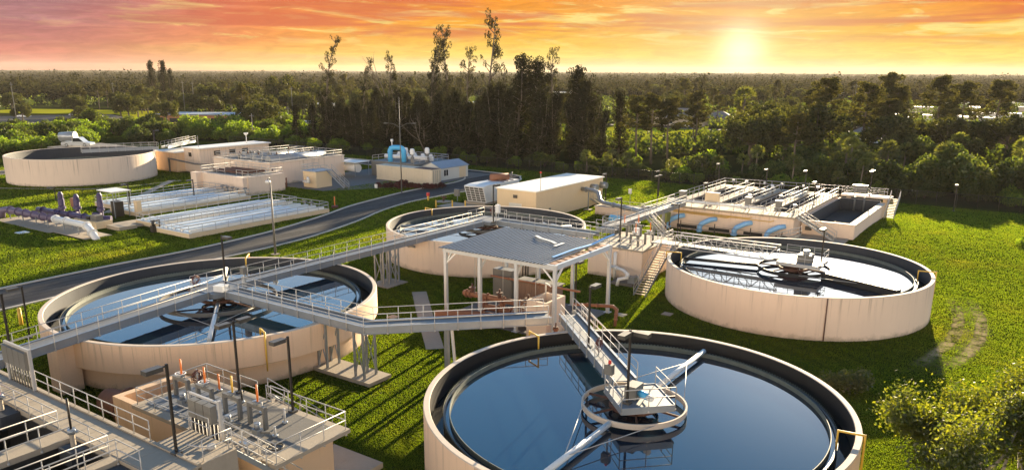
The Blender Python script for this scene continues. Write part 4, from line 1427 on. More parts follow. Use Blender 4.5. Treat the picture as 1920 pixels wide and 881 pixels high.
gate_frame(-34.0, 24.7, GZ, "gate lift with orange stem at the gate box's lawn end", ORANGE, None, True, False, d=.66)
hose_reel(-40.8, 25.6, GZ + .3, "brown hose coil over the gate lift by the dark well", HOSE_RED)
mb = MB()
w = [(-31.2 + .42 * math.cos(q), 23.6 + .42 * math.sin(q), GZ + .05) for q in np.linspace(0, 2 * math.pi, 25)]
mb.tube(w, .035, 6, False)
for k in range(3):
    mb.bar(w[k * 8], (-31.2, 23.6, GZ + .05), .04, .03)
solo(mb, "loose_handwheel", BRONZE, "loose dark handwheel lying on the gate box deck", "handwheel", (-31.2, 23.6, GZ))
solo(MB().box(-33.2, -32.6, 22.8, 23.2, GZ + .01, GZ + .08), "sign_plate", WHITE, "small white plate lying at the gate box deck's near edge", "plate", (-32.9, 23, GZ))
bushy = MB()
rq = random.Random(2)
for k in range(40):
    a, L_ = rq.uniform(0, 6.28), rq.uniform(.2, .55)
    p = Vector((-37.6, 23.6, GZ))
    tip = p + Vector((math.cos(a) * L_ * .6, math.sin(a) * L_ * .6, L_))
    s_ = Vector((-math.sin(a), math.cos(a), 0)) * .03
    bushy.add([p + s_, p - s_, tip], [(0, 1, 2)])
solo(bushy, "weed", GRASS, "small green weed growing through the gate box deck", "weed", (-37.6, 23.6, GZ))
for k, (x, y, h, m_) in enumerate(((-41.6, 26.3, .9, BRONZE), (-40.0, 26.5, 1.1, ORANGE), (-37.4, 26.2, .8, BRONZE), (-35.2, 25.9, .7, ALU), (-33.1, 25.8, .9, ALU), (-32.2, 24.4, .6, ALU))):
    t = thing("stem_post", "short upright stem pipe on the gate box deck", "pipe", (x, y, GZ), "short stem pipes on the gate box deck")
    MB().cyl(x, y, GZ, GZ + h, .06, 8).build("stem", m_, t)
    MB().cyl(x, y, GZ, GZ + .12, .16, 10).build("flange", GALV, t)
for k, (x, y) in enumerate(((-39.8, 23.9), (-37.5, 23.4), (-35.1, 23.6), (-33.0, 23.9))):
    t = thing("gate_motor", "squat grey gate motor on the gate box deck", "motor", (x, y, GZ), "squat motors beside the gate lifts")
    MB().box(x - .25, x + .25, y - .2, y + .2, GZ, GZ + .45).cyl(x, y, GZ + .45, GZ + .8, .16, 10).build("housing", GALV, t)
    MB().bar((x + .25, y, GZ + .3), (x + .7, y + .3, GZ + .3), .09, .09).build("shaft", PANEL, t)
# link between the walkway and the gate box
t = thing("landing", "concrete landing under the lamp between the channel walkway and the gate box", "platform", (-32.6, 20.2, 0))
MB().box(-34.4, -30.6, 18.96, 20.9, -.2, DK - .004).build("block", CONC, t)
rail(t, [(-30.8, 19.2, DK), (-30.8, 20.8, DK)], sp=1.4)
rail(t, [(-34.3, 20.8, DK), (-32.6, 20.8, DK)], sp=1.2)
stairs("stairs", "short curved-railed stairs from the lamp landing down to the lawn pads", (-29.9, 24.0, 1.2), (-31.4, 20.9, DK), 1.2)
t = thing("panel_rack", "three grey cabinets on white posts behind the lamp at the gate box", "panel rack", (-33.4, 21.3, GZ))
for k in range(3):
    MB().box(-34.8 + k * .66, -34.2 + k * .66, 21.15, 21.5, GZ + 1.75, GZ + 2.7).build("cabinet", PANEL, t)
MB().bar((-32.45, 21.4, GZ - 1), (-32.45, 21.4, GZ + 3.1), .16, .16).bar((-35.0, 21.4, GZ - 1), (-35.0, 21.4, GZ + 3.0), .12, .12).bar((-35, 21.4, GZ + 2.95), (-32.4, 21.4, GZ + 2.95), .12, .1).build("frame", ALU, t)
for k in range(7):
    MB().cyl(-34.7 + k * .33, 21.3, .2, GZ + 1.75, .07, 8).build("conduit", BRONZE, t)
t = thing("conduit_box", "round grey junction box on the landing floor by the lamp", "box", (-32.0, 19.6, DK))
MB().cyl(-31.6, 20.2, DK, DK + .2, .2, 12).tube([(-31.6, 20.2, DK + .1), (-32.0, 19.9, DK + .08), (-32.4, 19.4, DK + .3)], .04, 6).build("body", ALU, t)
pipe_run("rust_pipe", "fat rust-red pipe emerging from the shade beside the gate box", [(-49.0, 24.2, .9), (-44.65, 24.6, 1.1)], .85, RUST, flanges=[(0, .5)])
stairs("stairs", "pale steps from the gate box deck down to the lawn, beyond the lamps", (-34.2, 30.2, .1), (-36.7, 27.5, GZ), 1.1)
struct(MB().box(-33.0, -29.0, 26.9, 29.2, -.1, .35).box(-29.0, -26.8, 26.6, 28.2, -.1, .16), "pavement", CONC)

# ---------------------------------------------------------------- area lamps
lamp_post(-32.5, 18.9, DK, 4.6, "dark lamp post with one box head, lowest left, on the walkway landing", ((0, -1),))
lamp_post(-38.8, 27.05, GZ, 4.6, "dark lamp post with two box heads on the gate box", ((0, -1), (0, 1)))
lamp_post(-33.9, 27.05, GZ, 4.6, "dark lamp post with one box head at the gate box's lawn side", ((0, -1),))
lamp_post(-55.9, 38.6, DK, 4.5, "thin dark lamp pole rising from the left tank's centre", ((1, 0),))
lamp_post(-69.0, 28.3, 0, 4.6, "dark lamp post on the lawn left of the left tank, near the road", ((0, -1),))
lamp_post(-49.1, 19.0, DK, 5.2, "dark lamp post cut by the photo's left edge", ((0, -1),))
lamp_post(-17.4, 36.7, DK, 4.3, "brown lamp post standing on the nearest tank's platform", ((0, -1), (1, 0)))
lamp_post(-23.6, 43.4, DK, 4.2, "brown lamp post halfway along the nearest tank's walkway", ((0, 1),))
lamp_post(-35.5, 62.4, 0, 4.6, "brown lamp post in the shade under the canopy's right end", ((0, 1),))
lamp_post(-54.6, 75.4, DK, 4.6, "dark lamp post on the platform behind the canopy, before the generator", ((0, 1),))
lamp_post(-16.5, 75.8, DK, 3.8, "dark lamp post on the right tank's centre platform", ((0, -1),))
lamp_post(-38.9, 78.2, SZ, 5.0, "dark lamp post on the splitter's deck", ((0, -1),))
lamp_post(-41.6, 101.5, 0, 4.3, "dark lamp post on the lawn before the filter basin, beside the blue pipe", ((-1, 0),))
for k, (x, y, z, h, lab) in enumerate(((-46.5, 130.2, FZ, 3.6, "small far lamp at the filter basin's back left corner"), (-54, 122, 0, 5.2, "small far lamp left of the filter basin"), (-58, 131.5, 0, 4.8, "small far lamp between the tan building and the filter basin"), (-62.0, 118.5, 0, 5.3, "small far lamp at the tan building's far corner"), (-38.0, 129, FZ, 3.4, "small far lamp on the filter basin, left of middle"), (-31.8, 129.0, FZ, 3.6, "small far lamp on the filter basin, right of middle"), (-27.6, 118, FZ, 3.4, "small far lamp beside the dark open tank"), (-22.8, 133, FZ, 3.8, "small far lamp behind the dark open tank"), (-40, 107.6, FZ, 3.4, "lamp at the front of the filter deck by the pale panel"), (-12.0, 146.0, 0, 4.5, "small far lamp near the fence at the right"))):
    lamp_post(x, y, z, h, lab, ((0, -1), (0, 1)) if k in (1, 7) else ((0, -1),), w=.09)
for x, y, h, lab in ((-141.6, 65.7, 2.3, "short lamp on the lawn between the far left tank and the purple pipes"), (-121.0, 67.4, 4.4, "lamp post at the end of the farther white basin"), (-122.3, 79.8, 3.6, "lamp post standing before the notched peach block"), (-102.5, 61.0, 1.6, "low dark pole at the white basins' near corner")):
    lamp_post(x, y, 0, h, lab, ((0, -1),), w=.09)
t = thing("street_lamp", "tall pale lamp pole with a curled cobra head beside the road", "lamp", (-77.1, 60.6, 0))
MB().tube([(-77.1, 60.6, 0), (-77.1, 60.6, 8.9)], [.15, .09], 12).tube([(-77.1, 60.6, 8.9), (-77.0, 60.5, 9.5), (-76.7, 60.1, 9.6), (-76.5, 59.8, 9.35)], .05, 8).build("pole", PANEL, t)
MB().lathe(-76.55, 59.85, [(.001, 9.4), (.3, 9.3), (.34, 9.1), (.2, 8.95), (.001, 8.93)], 14).build("lamp_head", WHITE, t)
MB().box(-77.5, -76.7, 60.2, 61.0, 0, .15).build("base", CONC, t)
t = thing("street_lamp", "very tall grey light mast with two side heads by the container", "lamp", (-98.6, 107.1, 0))
MB().tube([(-98.6, 107.1, 0), (-98.6, 107.1, 17.4)], [.13, .04], 10).build("pole", PANEL, t)
for s in (-1, 1):
    MB().tube([(-98.6, 107.1, 12.0), (-98.6 + s * 1.0, 107.1 + s * .7, 12.7), (-98.6 + s * 1.9, 107.1 + s * 1.3, 12.75)], .035, 6).build("arm", PANEL, t)
    MB().cbox((-98.6 + s * 2.1, 107.1 + s * 1.45, 12.75), (.7, .25, .12), .6).build("lamp_head", PANEL, t)

# ---------------------------------------------------------------- white covered basins and purple pipes
def white_basin(x0, x1, y0, y1, label, n=4, notch=0.0):
    t = thing("covered_basin", label, "basin", ((x0 + x1) / 2, (y0 + y1) / 2, 0))
    MB().box(x0, x1, y0, y1, -.1, .62).build("wall", TAN, t)
    mb = MB()
    w = (x1 - x0 - .8) / n
    for k in range(n):
        a = x0 + .4 + k * w
        for q in range(int((y1 - y0 - 1.2) / 3)):
            mb.box(a + .06, a + w - .42, y0 + .6 + q * 3, y0 + 3.55 + q * 3, .62, .84 - .003 * (q % 2))
    mb.build("lids", LIDS, t)
    mb = MB()
    for k in range(n):
        a = x0 + .4 + k * w
        mb.box(a + w - .40, a + w - .02, y0 + .5, y1 - .7, .625, 1.0)
    mb.box(x0 + .05, x1 - .05, y0 + .02, y0 + .45, .625, .70)
    mb.build("divider_ridges", WHITE, t)
    rail(t, [(x0 + .1, y0 + .1, .62), (x1 - .1, y0 + .1, .62), (x1 - .1, y1 - .1, .62), (x0 + .1, y1 - .1, .62), (x0 + .1, y0 + .1, .62)], sp=2.0, r=.034)
    return t


white_basin(-109.6, -102.2, 61.6, 85.6, "nearer white-lidded basin, its half away from the road")
white_basin(-102.1, -94.0, 60.0, 85.0, "nearer white-lidded basin, its half beside the road")
white_basin(-130.2, -122.8, 66.5, 87.2, "farther white-lidded basin, its half next to the peach block", 3)
white_basin(-122.7, -115.2, 65.0, 86.2, "farther white-lidded basin, its half next to the nearer basins", 3)
t = thing("pump", "black pump on the near edge between the white basins", "pump", (-102.0, 60.6, 0))
MB().box(-102.4, -101.7, 59.5, 60.0, 0, .9).cyl(-102.0, 59.8, .9, 1.4, .25, 12).build("motor", BRONZE, t)
rg = random.Random(11)
for k in range(7):
    x, y = (-124 + k * 1.6 + rg.uniform(-.3, .3), 86.8 + rg.uniform(-.6, .5)) if k < 5 else (-98.5 + (k - 5) * 1.5, 84.0)
    t = thing("valve_stand", "grey valve stand at the far end of the white basins", "valve", (x, y, .6), "valve stands at the white basins")
    MB().cyl(x, y, .6, 1.4, .12, 8).build("stand", GALV, t)
    MB().cbox((x, y, 1.5), (.6, .4, .3), rg.uniform(0, 2)).build("head", PANEL, t)
t = thing("marker_post", "orange marker post by the nearer white basin's far end", "post", (-96.5, 88.5, 0))
MB().cyl(-96.5, 88.5, 0, 1.9, .09, 8).build("post", ORANGE, t)
MB().box(-96.9, -96.1, 88.1, 88.9, 0, .4).build("box", HOSE_RED, t)

struct(MB().box(-129.5, -113.2, 50.9, 56.6, -.05, .08).box(-113.2, -104.6, 51.6, 55.2, -.05, .08), "pavement", CONC)
pipe_run("purple_pipe", "long pale purple pipe on stands at the far left lawn", [(-130.6, 52.4, 0), (-130.4, 52.5, 1.2), (-129.6, 52.9, 1.35), (-116.4, 53.3, 1.35)], .46, PURPLE2, flanges=[(2, .08), (2, .25), (2, .42), (2, .6), (2, .78), (2, .94)])
pipe_run("white_pipe", "white pipe continuing the purple line and bending into the lawn", [(-116.3, 53.3, 1.35), (-107.6, 53.4, 1.35), (-105.8, 53.0, 1.0), (-103.4, 52.5, -.2)], .45, WHITE, flanges=[(0, .08), (0, .4), (1, .15), (2, .3)])
t = thing("pipe_stands", "row of thin grey stands under the purple and white pipes", "support", (-116, 53, 0))
for x in (-128.5, -124.5, -120.5, -117.0, -112.5, -108.6):
    MB().bar((x, 52.75, .08), (x, 52.75, 1.2), .12, .12).bar((x, 53.9, .08), (x, 53.9, 1.2), .12, .12).bar((x, 52.7, .8), (x, 53.95, .8), .1, .1).build("stand", GALV, t)
pipe_run("purple_pipe", "deep purple header pipe behind the pale one", [(-127.6, 56.4, 1.1), (-113.0, 57.2, 1.1), (-111.0, 58.8, 1.1)], .42, PURPLE, flanges=[(0, .1), (0, .35), (0, .6), (0, .85)])
for k, (x, y, h, lab) in enumerate(((-121.3, 57.0, 4.3, "purple vertical pump at the left of the three"), (-119.2, 58.2, 4.0, "purple vertical pump in the middle of the three"), (-115.2, 59.6, 4.4, "tall purple vertical pump at the right of the three"))):
    t = thing("vertical_pump", lab, "pump", (x, y, 0))
    MB().lathe(x, y, [(.5, 0), (.5, .7), (.32, .75), (.32, 1.7), (.55, 1.75), (.55, 2.1), (.36, 2.15), (.44, 2.3), (.44, 3.2), (.36, 3.3), (.4, h - .4), (.2, h), (.001, h + .02)], 16).build("motor", PURPLE, t)
    MB().tube([(x, y, 1.2), (x - .2, y - 1.2, 1.2)], .36, 12).build("elbow", PURPLE, t)
t = thing("pump_plinth", "tan concrete plinth with panels beside the purple pumps", "plinth", (-114.0, 58, 0))
MB().box(-116.5, -110.4, 56.2, 58.6, 0, 1.0).build("block", TAN, t)
MB().box(-112.6, -111.0, 56.6, 57.6, 1.0, 1.8).build("cabinet", CONC_DK, t)
MB().box(-113.8, -113.0, 56.6, 57.4, 1.0, 1.5).build("motor", BRONZE, t)
struct(MB().box(-112, -107.6, 58.8, 64.6, 0, .25).box(-110, -106.6, 57.4, 60.0, 0, .5), "pavement", CONC)
t = thing("sun_shelter", "small white-roofed shelter over a dark cabinet by the purple pumps", "shelter", (-118, 63.6, 0))
for x, y in ((-119.8, 62.3), (-116.4, 62.3), (-119.8, 64.6), (-116.4, 64.6)):
    MB().bar((x, y, 0), (x, y, 4.0), .1, .1).build("post", GALV, t)
MB().box(-120.2, -116.0, 61.9, 65.0, 4.0, 4.12).build("roof", WHITE, t)
MB().box(-118.2, -116.8, 62.8, 64.0, .1, 2.4).build("cabinet", BRONZE, t)
ctrl_box(-126.5, 61.5, 0, "brown cabinet standing left of the purple pumps", (1.2, .6, 1.4), 1.6, RUST)
ctrl_box(-114.4, 65.0, 0, "tan tall cabinet between the shelter and the white basin", (.9, .7, 2.0), 1.6, TAN)
solo(MB().box(-117.0, -115.6, 48.2, 49.6, 0, .1), "hatch_cover", WHITE, "pale square hatch in the lawn before the purple pipes", "hatch", (-116.3, 49, 0))

# ---------------------------------------------------------------- north-west complex
t = thing("treatment_block", "low notched peach block with pipes and railings on top, behind the white basins", "building", (-126.5, 92, 0))
MB().box(-133.6, -119.6, 88.6, 97.2, -.2, 3.2).box(-134.4, -132.6, 87.4, 88.6, -.2, 3.25).box(-121.8, -119.0, 87.6, 88.6, -.2, 3.25).box(-119.6, -118.8, 88.6, 96.8, -.2, 3.25).build("wall", PEACH, t)
MB().box(-132.6, -120.2, 89.4, 96.6, 3.2, 3.26).build("dark_top", CONC_DK, t)
mb = MB()
for k in range(4):
    mb.tube([(-131.5, 90.4 + k * 1.4, 3.55), (-122, 90.6 + k * 1.4, 3.55)], .22, 8)
mb.build("top_pipes", RUST_DK, t)
rail(t, [(-133.4, 97, 3.25), (-133.4, 89, 3.25), (-126, 89, 3.25)], sp=2.2, r=.036)
rail(t, [(-122.6, 89, 3.25), (-119.2, 89, 3.25), (-119.2, 96.6, 3.25), (-133, 96.6, 3.25)], sp=2.0, r=.036)
t = thing("treatment_block", "taller peach block crowded with railings and silver tank tops at the far left", "building", (-133.5, 108, 0))
MB().box(-143.0, -125.2, 98.6, 118.2, -.2, 4.3).build("wall", PEACH, t)
MB().box(-142.4, -125.8, 99.2, 117.6, 4.3, 4.36).build("dark_top", CONC_DK, t)
MB().box(-143.1, -125.1, 98.5, 99.2, 4.3, 4.5).box(-143.1, -125.1, 117.6, 118.3, 4.3, 4.5).box(-125.8, -125.1, 99.2, 117.6, 4.3, 4.5).box(-143.1, -142.4, 99.2, 117.6, 4.3, 4.5).build("coping", RIM, t)
for k in range(3):
    MB().tube([(-128.6 - 4.2 * k, 101, 4.5), (-128.6 - 4.2 * k, 115.5, 4.5)], 1.0 if k == 0 else .55, 16).build("silver_duct", GALV, t)
for x in (-142.6, -138.0, -134.5, -130.8, -125.6):
    rail(t, [(x, 99, 4.5), (x, 118, 4.5)], sp=2.4, r=.038)
for y in (99, 105, 111, 118):
    rail(t, [(-142.6, y, 4.5), (-125.6, y, 4.5)], sp=2.4, r=.038)
rg = random.Random(4)
for k in range(16):
    x, y = rg.uniform(-141, -130), rg.uniform(100, 117)
    t2 = thing("roof_equipment", "small dark pump gear among the railings on the taller peach block", "equipment", (x, y, 4.36), "gear on top of the peach blocks")
    MB().cbox((x, y, 4.36 + .45), (rg.uniform(.5, 1.3), rg.uniform(.5, 1.0), .9), rg.uniform(0, 1.5)).build("housing", rg.choice([PANEL, LAMPBOX, GALV]), t2)
    MB().cyl(x, y, 5.2, 5.7, .15, 8).build("stack", rg.choice([PANEL, RUST_DK]), t2)
t = thing("pump_house", "small tan box with a railed roof landing and side stairs", "building", (-117.5, 103.8, 0))
MB().box(-119.4, -115.7, 101.8, 105.7, -.1, 3.1).build("wall", TAN, t)
MB().box(-119.6, -115.5, 101.6, 105.9, 3.1, 3.25).build("roof", ROOFGREY, t)
rail(t, [(-115.6, 104.2, 3.25), (-115.6, 101.7, 3.25), (-119.5, 101.7, 3.25), (-119.5, 105.8, 3.25)], sp=1.3, r=.036)
stairs("stairs", "grey open stairs down from the small tan box's roof", (-110.9, 105.0, .1), (-115.5, 105.0, 3.2), 1.3, rail_r=.036)
pipe_run("white_pipe", "white valve pipe bending into the lawn beside the small tan box", [(-118.8, 101.2, 1.2), (-117.0, 101.0, 1.2), (-117.0, 100.8, 2.2)], .22, WHITE, flanges=[(0, .5), (1, .6)])
mb = MB()
rg = random.Random(8)
for k in range(7):
    x = -124.6 + k * .75
    mb.tube([(x, 98.0 + rg.uniform(0, 1), .2), (x, 98.2, 1.0 + rg.uniform(0, 1.3))], .13, 8)
mb.tube([(-124.6, 98.4, .9), (-120, 98.2, .9)], .18, 8).tube([(-124.0, 98.4, 2.9), (-123.8, 98.2, 3.2), (-123.8, 98.2, .4)], .12, 8)
solo(mb, "pipe_cluster", RUST_DK, "dark rusty pipework between the two peach blocks", "pipes", (-122, 98.3, 0))
t = thing("control_building", "two-part peach building with white flat roofs behind the far left tank", "building", (-159, 110, 0))
MB().box(-167.0, -159.2, 100.4, 107.6, -.1, 4.2).build("wall", PEACH2, t)
MB().box(-167.4, -158.9, 100.0, 107.8, 4.2, 4.4).build("roof", WHITE_ROOF, t)
MB().box(-159.19, -153.4, 102.4, 121.0, -.1, 5.2).build("tall_wall", PEACH, t)
MB().box(-159.5, -153.0, 102.0, 121.4, 5.2, 5.42).build("tall_roof", WHITE_ROOF, t)
for y in (106, 110, 113.4):
    MB().box(-153.41, -153.34, y, y + 1.6, 3.6, 4.6).build("window", GLASS, t)
MB().box(-157.4, -156.4, 102.33, 102.4, 3.4, 4.3).build("window", GLASS, t)
MB().tube([(-156, 104, 5.4), (-156, 104, 8)], .06, 6).build("mast", PANEL, t)
MB().tube([(-155, 116, 5.4), (-155, 116, 7.2)], .08, 6).lathe(-155, 116, [(.1, 7.2), (.5, 7.7), (.5, 7.85), (.001, 7.9)], 12).build("vent_lamp", WHITE, t)
pipe_run("dark_pipe", "dark pipe from the peach building to the railed block", [(-160.8, 99.6, 0), (-160.8, 99.6, 3.0), (-150, 98.8, 2.6), (-143.2, 98.9, 2.8)], .17, CONC_DK)
t = clarifier(NW_, 14.0, "broad peach tank at the far left with a dark inside and a walkway", rim=5.2)
bridge("grey railed walkway over the far left tank", [(-166.8, 83.9), (-161.6, 97.8)], z=5.6, w=1.4, sp=1.6)
bridge("railed walkway behind the white roof of the peach building", [(-161.2, 99.2), (-170.0, 112.0)], z=5.6, w=1.3, sp=2.0)
lamp_post(-161.9, 97.4, 5.6, 3.6, "pale instrument mast on the far left tank's rim", ((0, 1),), w=.16)

# container, shed and odour unit
t = thing("shipping_container", "long cream ribbed container with double doors and a rusty top edge", "container", (-108.3, 119.5, 0))
MB().box(-115.8, -100.7, 118.3, 121.1, .1, 3.0).build("body", CREAM, t)
mb = MB()
x = -115.6
while x < -102.0:
    mb.box(x, x + .2, 118.235, 118.3, .3, 2.85)
    x += .42
mb.build("ribs", CREAM, t)
MB().box(-115.85, -100.65, 118.22, 118.4, 2.86, 3.02).box(-115.85, -100.65, 118.22, 118.4, .05, .25).build("side_rail", CREAM, t)
MB().box(-105.5, -100.68, 118.25, 121.0, 3.022, 3.05).build("rust_patch", RUST_DK, t)
for y in (118.5, 119.75):
    MB().box(-100.7, -100.64, y, y + 1.15, .25, 2.85).build("door", CREAM, t)
mb = MB()
for y in (118.7, 119.4, 119.95, 120.65):
    mb.bar((-100.61, y, .3), (-100.61, y, 2.8), .05, .05)
mb.build("lock_bars", PANEL, t)
t = thing("shed", "pale sided shed with a grey ridge roof, a window and a tan door", "shed", (-105, 128, 0))
mb = MB()
X0, X1, Y0, Y1 = -108.6, -103.2, 124.2, 133.2
mb.box(X0, X1, Y0, Y1, -.1, 2.5)
mb.add([(X0, Y0, 2.5), (X1, Y0, 2.5), ((X0 + X1) / 2, Y0, 3.5)], [(0, 1, 2)]).add([(X0, Y1, 2.5), (X1, Y1, 2.5), ((X0 + X1) / 2, Y1, 3.5)], [(2, 1, 0)])
mb.build("wall", SHED, t)
mb = MB()
for s, xe in ((-1, X0 - .2), (1, X1 + .2)):
    xm = (X0 + X1) / 2
    a, b_, c_, d_ = (xe, Y0 - .2, 2.45), (xe, Y1 + .2, 2.45), (xm, Y1 + .2, 3.58), (xm, Y0 - .2, 3.58)
    up = lambda p: (p[0], p[1], p[2] + .08)
    mb.add([a, b_, c_, d_, up(a), up(b_), up(c_), up(d_)], [(0, 1, 2, 3), (7, 6, 5, 4), (0, 4, 5, 1), (1, 5, 6, 2), (3, 2, 6, 7), (0, 3, 7, 4)])
mb.build("roof", ROOFGREY, t)
MB().box(X1, X1 + .05, 130.2, 132.4, .1, 2.3).build("door", TAN, t)
w_ = MB().box(X1, X1 + .05, 125.0, 126.4, .9, 2.1).build("window", GLASS, t)
MB().box(X1 + .05, X1 + .07, 124.9, 125.0, .85, 2.15).box(X1 + .05, X1 + .07, 126.4, 126.5, .85, 2.15).box(X1 + .05, X1 + .07, 125.66, 125.74, .9, 2.1).build("frame", WHITE, w_)
t = thing("odor_unit", "railed grey unit with white round ducts behind the cream container", "machinery", (-119, 132, 0))
MB().box(-121.2, -108.9, 122.3, 134.0, 0, 3.2).build("base_block", PANEL, t)
MB().box(-127.6, -121.4, 117.6, 122.0, 3.0, 3.12).build("canopy_roof", WHITE, t)
mb = MB()
for x in (-127.4, -121.6):
    for y in (117.8, 121.8):
        mb.bar((x, y, 0), (x, y, 3.0), .12, .12)
mb.build("canopy_posts", GALV, t)
MB().tube([(-126.6, 120, 1.6), (-122.8, 120, 1.6)], .9, 16).build("horizontal_tank", WHITE, t)
rail(t, [(-121.0, 122.5, 3.2), (-121.0, 133.8, 3.2), (-109.1, 133.8, 3.2), (-109.1, 122.5, 3.2)], sp=2.0, r=.04)
MB().tube([(-120.5, 126, 3.9), (-109.8, 127.6, 3.9)], .45, 14).build("white_duct", WHITE, t)
for k in range(5):
    MB().lathe(-119.6 + k * 2.3, 129.5, [(.6, 3.2), (.6, 4.0), (.35, 4.4), (.35, 4.6), (.001, 4.65)], 14).build("white_vessel", WHITE, t)
for x, y in ((-113.6, 125.0), (-111.0, 124.2), (-110.0, 127.8)):
    s_ = thing("exhaust_stack", "white bulbed exhaust stack above the railed grey unit", "stack", (x, y, 3.2), "bulbed exhaust stacks")
    MB().lathe(x, y, [(.45, 3.2), (.4, 4.2), (.22, 4.5), (.22, 4.8)], 14).build("base", PANEL, s_)
    MB().lathe(x, y, [(.22, 4.8), (.5, 5.0), (.54, 5.7), (.4, 6.1), (.001, 6.2)], 14).build("bulb", WHITE, s_)
t = thing("blue_duct", "tall bright blue duct arching over the cream container", "pipe", (-119.5, 121.8, 0))
MB().tube([(-116.1, 122.9, 2.9), (-116.1, 122.9, 5.5), (-115.9, 123.0, 6.0), (-115.5, 123.2, 6.2), (-114.2, 124.0, 6.2), (-113.8, 124.2, 6.0), (-113.6, 124.4, 5.5), (-113.6, 124.4, 2.9)], .52, 18).build("duct", BLUE2, t)
mb = MB()
for x, y, z in ((-116.1, 122.9, 5.2), (-116.1, 122.9, 3.8), (-113.6, 124.4, 5.2)):
    mb.cyl(x, y, z - .08, z + .08, .6, 18)
mb.build("flange", BLUE2, t)
MB().tube([(-115.7, 123.1, 6.6), (-115.7, 123.1, 7.6)], .1, 8).cbox((-115.7, 123.1, 7.7), (.4, .4, .5)).build("top_sensor", WHITE, t)
# low heap of dark red foliage plants in front of the container is built with the vegetation
t = thing("bucket", "small white bucket by the red-leaved plants", "bucket", (-106.6, 108.6, 0))
MB().lathe(-106.6, 108.6, [(.001, 0), (.28, 0), (.34, .8), (.30, .8), (.25, .1)], 14).build("body", WHITE, t)
t = thing("curved_slab", "pale round-ended slab and low brick box left of the container", "slab", (-136, 122, 0))
MB().box(-140.0, -132.0, 122.5, 126.0, 0, .5).build("slab", RIM, t)
t = thing("brick_box", "small brick-coloured box on the ground left of the container", "box", (-134, 119, 0))
MB().box(-134.8, -133.4, 118.4, 119.8, 0, 1.3).build("body", RUST, t)
MB().box(-134.9, -133.3, 118.3, 119.9, 1.3, 1.42).build("lid", PANEL, t)

# ---------------------------------------------------------------- fence
def fence(p, q, label, h=2.3, sp=3.0):
    p, q = Vector((*p, 0)), Vector((*q, 0))
    t = thing("chain_link_fence", label, "fence", tuple(p))
    d = (q - p)
    n = int(d.length / sp)
    mb = MB()
    mb.add([p + Vector((0, 0, .05)), q + Vector((0, 0, .05)), q + Vector((0, 0, h)), p + Vector((0, 0, h))], [(0, 1, 2, 3)])
    mb.build("mesh_panel", CHAIN, t)
    MB().tube([p + Vector((0, 0, h)), q + Vector((0, 0, h))], .035, 6).build("top_rail", BRONZE, t)
    me = MB().cyl(0, 0, 0, h + .1, .045, 6).build("fence_post", BRONZE, t)
    base = Vector(t['_loc'])
    me.data.transform(Matrix.Translation(base))
    me.location = (0, 0, 0)
    for k in range(1, n + 1):
        o = me.copy()
        COL.objects.link(o)
        o.parent = t
        o.location = d * (k / n)


fence((40, 153.5), (-55, 148.3), "chain-link fence along the tree belt at the right", sp=3.0)
fence((-55, 148.3), (-143, 149.0), "chain-link fence behind the tan building and the container")
fence((-143, 149.0), (-208, 149.5), "chain-link fence behind the railed blocks at the left")


# ---------------------------------------------------------------- vehicles
def car(x, y, rz, body_m, label, kind="car", group=None):
    t = thing("parked_" + kind, label, kind, (x, y, 0), group)
    t.rotation_euler = (0, 0, rz)
    def B(mb, n, m):
        o = mb.build(n, m)
        o.parent = t
        return o
    L_, w, h = (4.6, 1.8, 1.45) if kind == "car" else (5.6, 1.95, 1.85)
    def prof(pts, ww):
        mb = MB()
        n = len(pts)
        v = [(px, -ww / 2, pz) for px, pz in pts] + [(px, ww / 2, pz) for px, pz in pts]
        mb.add(v, [tuple(range(n)), tuple(reversed(range(n, 2 * n)))] + [(i, n + i, n + (i + 1) % n, (i + 1) % n) for i in range(n)])
        return mb
    B(prof([(-L_ / 2, .3), (L_ / 2, .3), (L_ / 2, .75), (L_ * .3, .92), (-L_ / 2 + .1, .95)], w), "body", body_m)
    if kind == "truck":
        B(prof([(L_ * .28, .93), (L_ * .12, h), (-L_ * .10, h), (-L_ * .12, .93)], w * .92), "cabin", body_m)
        B(prof([(L_ * .26, 1.0), (L_ * .125, h - .1), (-L_ * .08, h - .1), (-L_ * .09, 1.0)], w * .93), "window", GLASS)
    else:
        B(prof([(L_ * .26, .93), (L_ * .08, h), (-L_ * .30, h), (-L_ * .45, .95)], w * .88), "cabin", body_m)
        B(prof([(L_ * .235, .97), (L_ * .075, h - .1), (-L_ * .29, h - .1), (-L_ * .41, .97)], w * .89), "window", GLASS)
    for sx in (-1, 1):
        for sy in (-1, 1):
            wh = MB().tube([(sx * L_ * .31, sy * (w / 2 - .2), .33), (sx * L_ * .31, sy * (w / 2 + .02), .33)], .33, 14)
            o = B(wh, "wheel", LAMPBOX)
            r_ = MB().tube([(sx * L_ * .31, sy * (w / 2 + .02), .33), (sx * L_ * .31, sy * (w / 2 + .035), .33)], .2, 12).build("rim", GALV)
            r_.parent = o
    return t


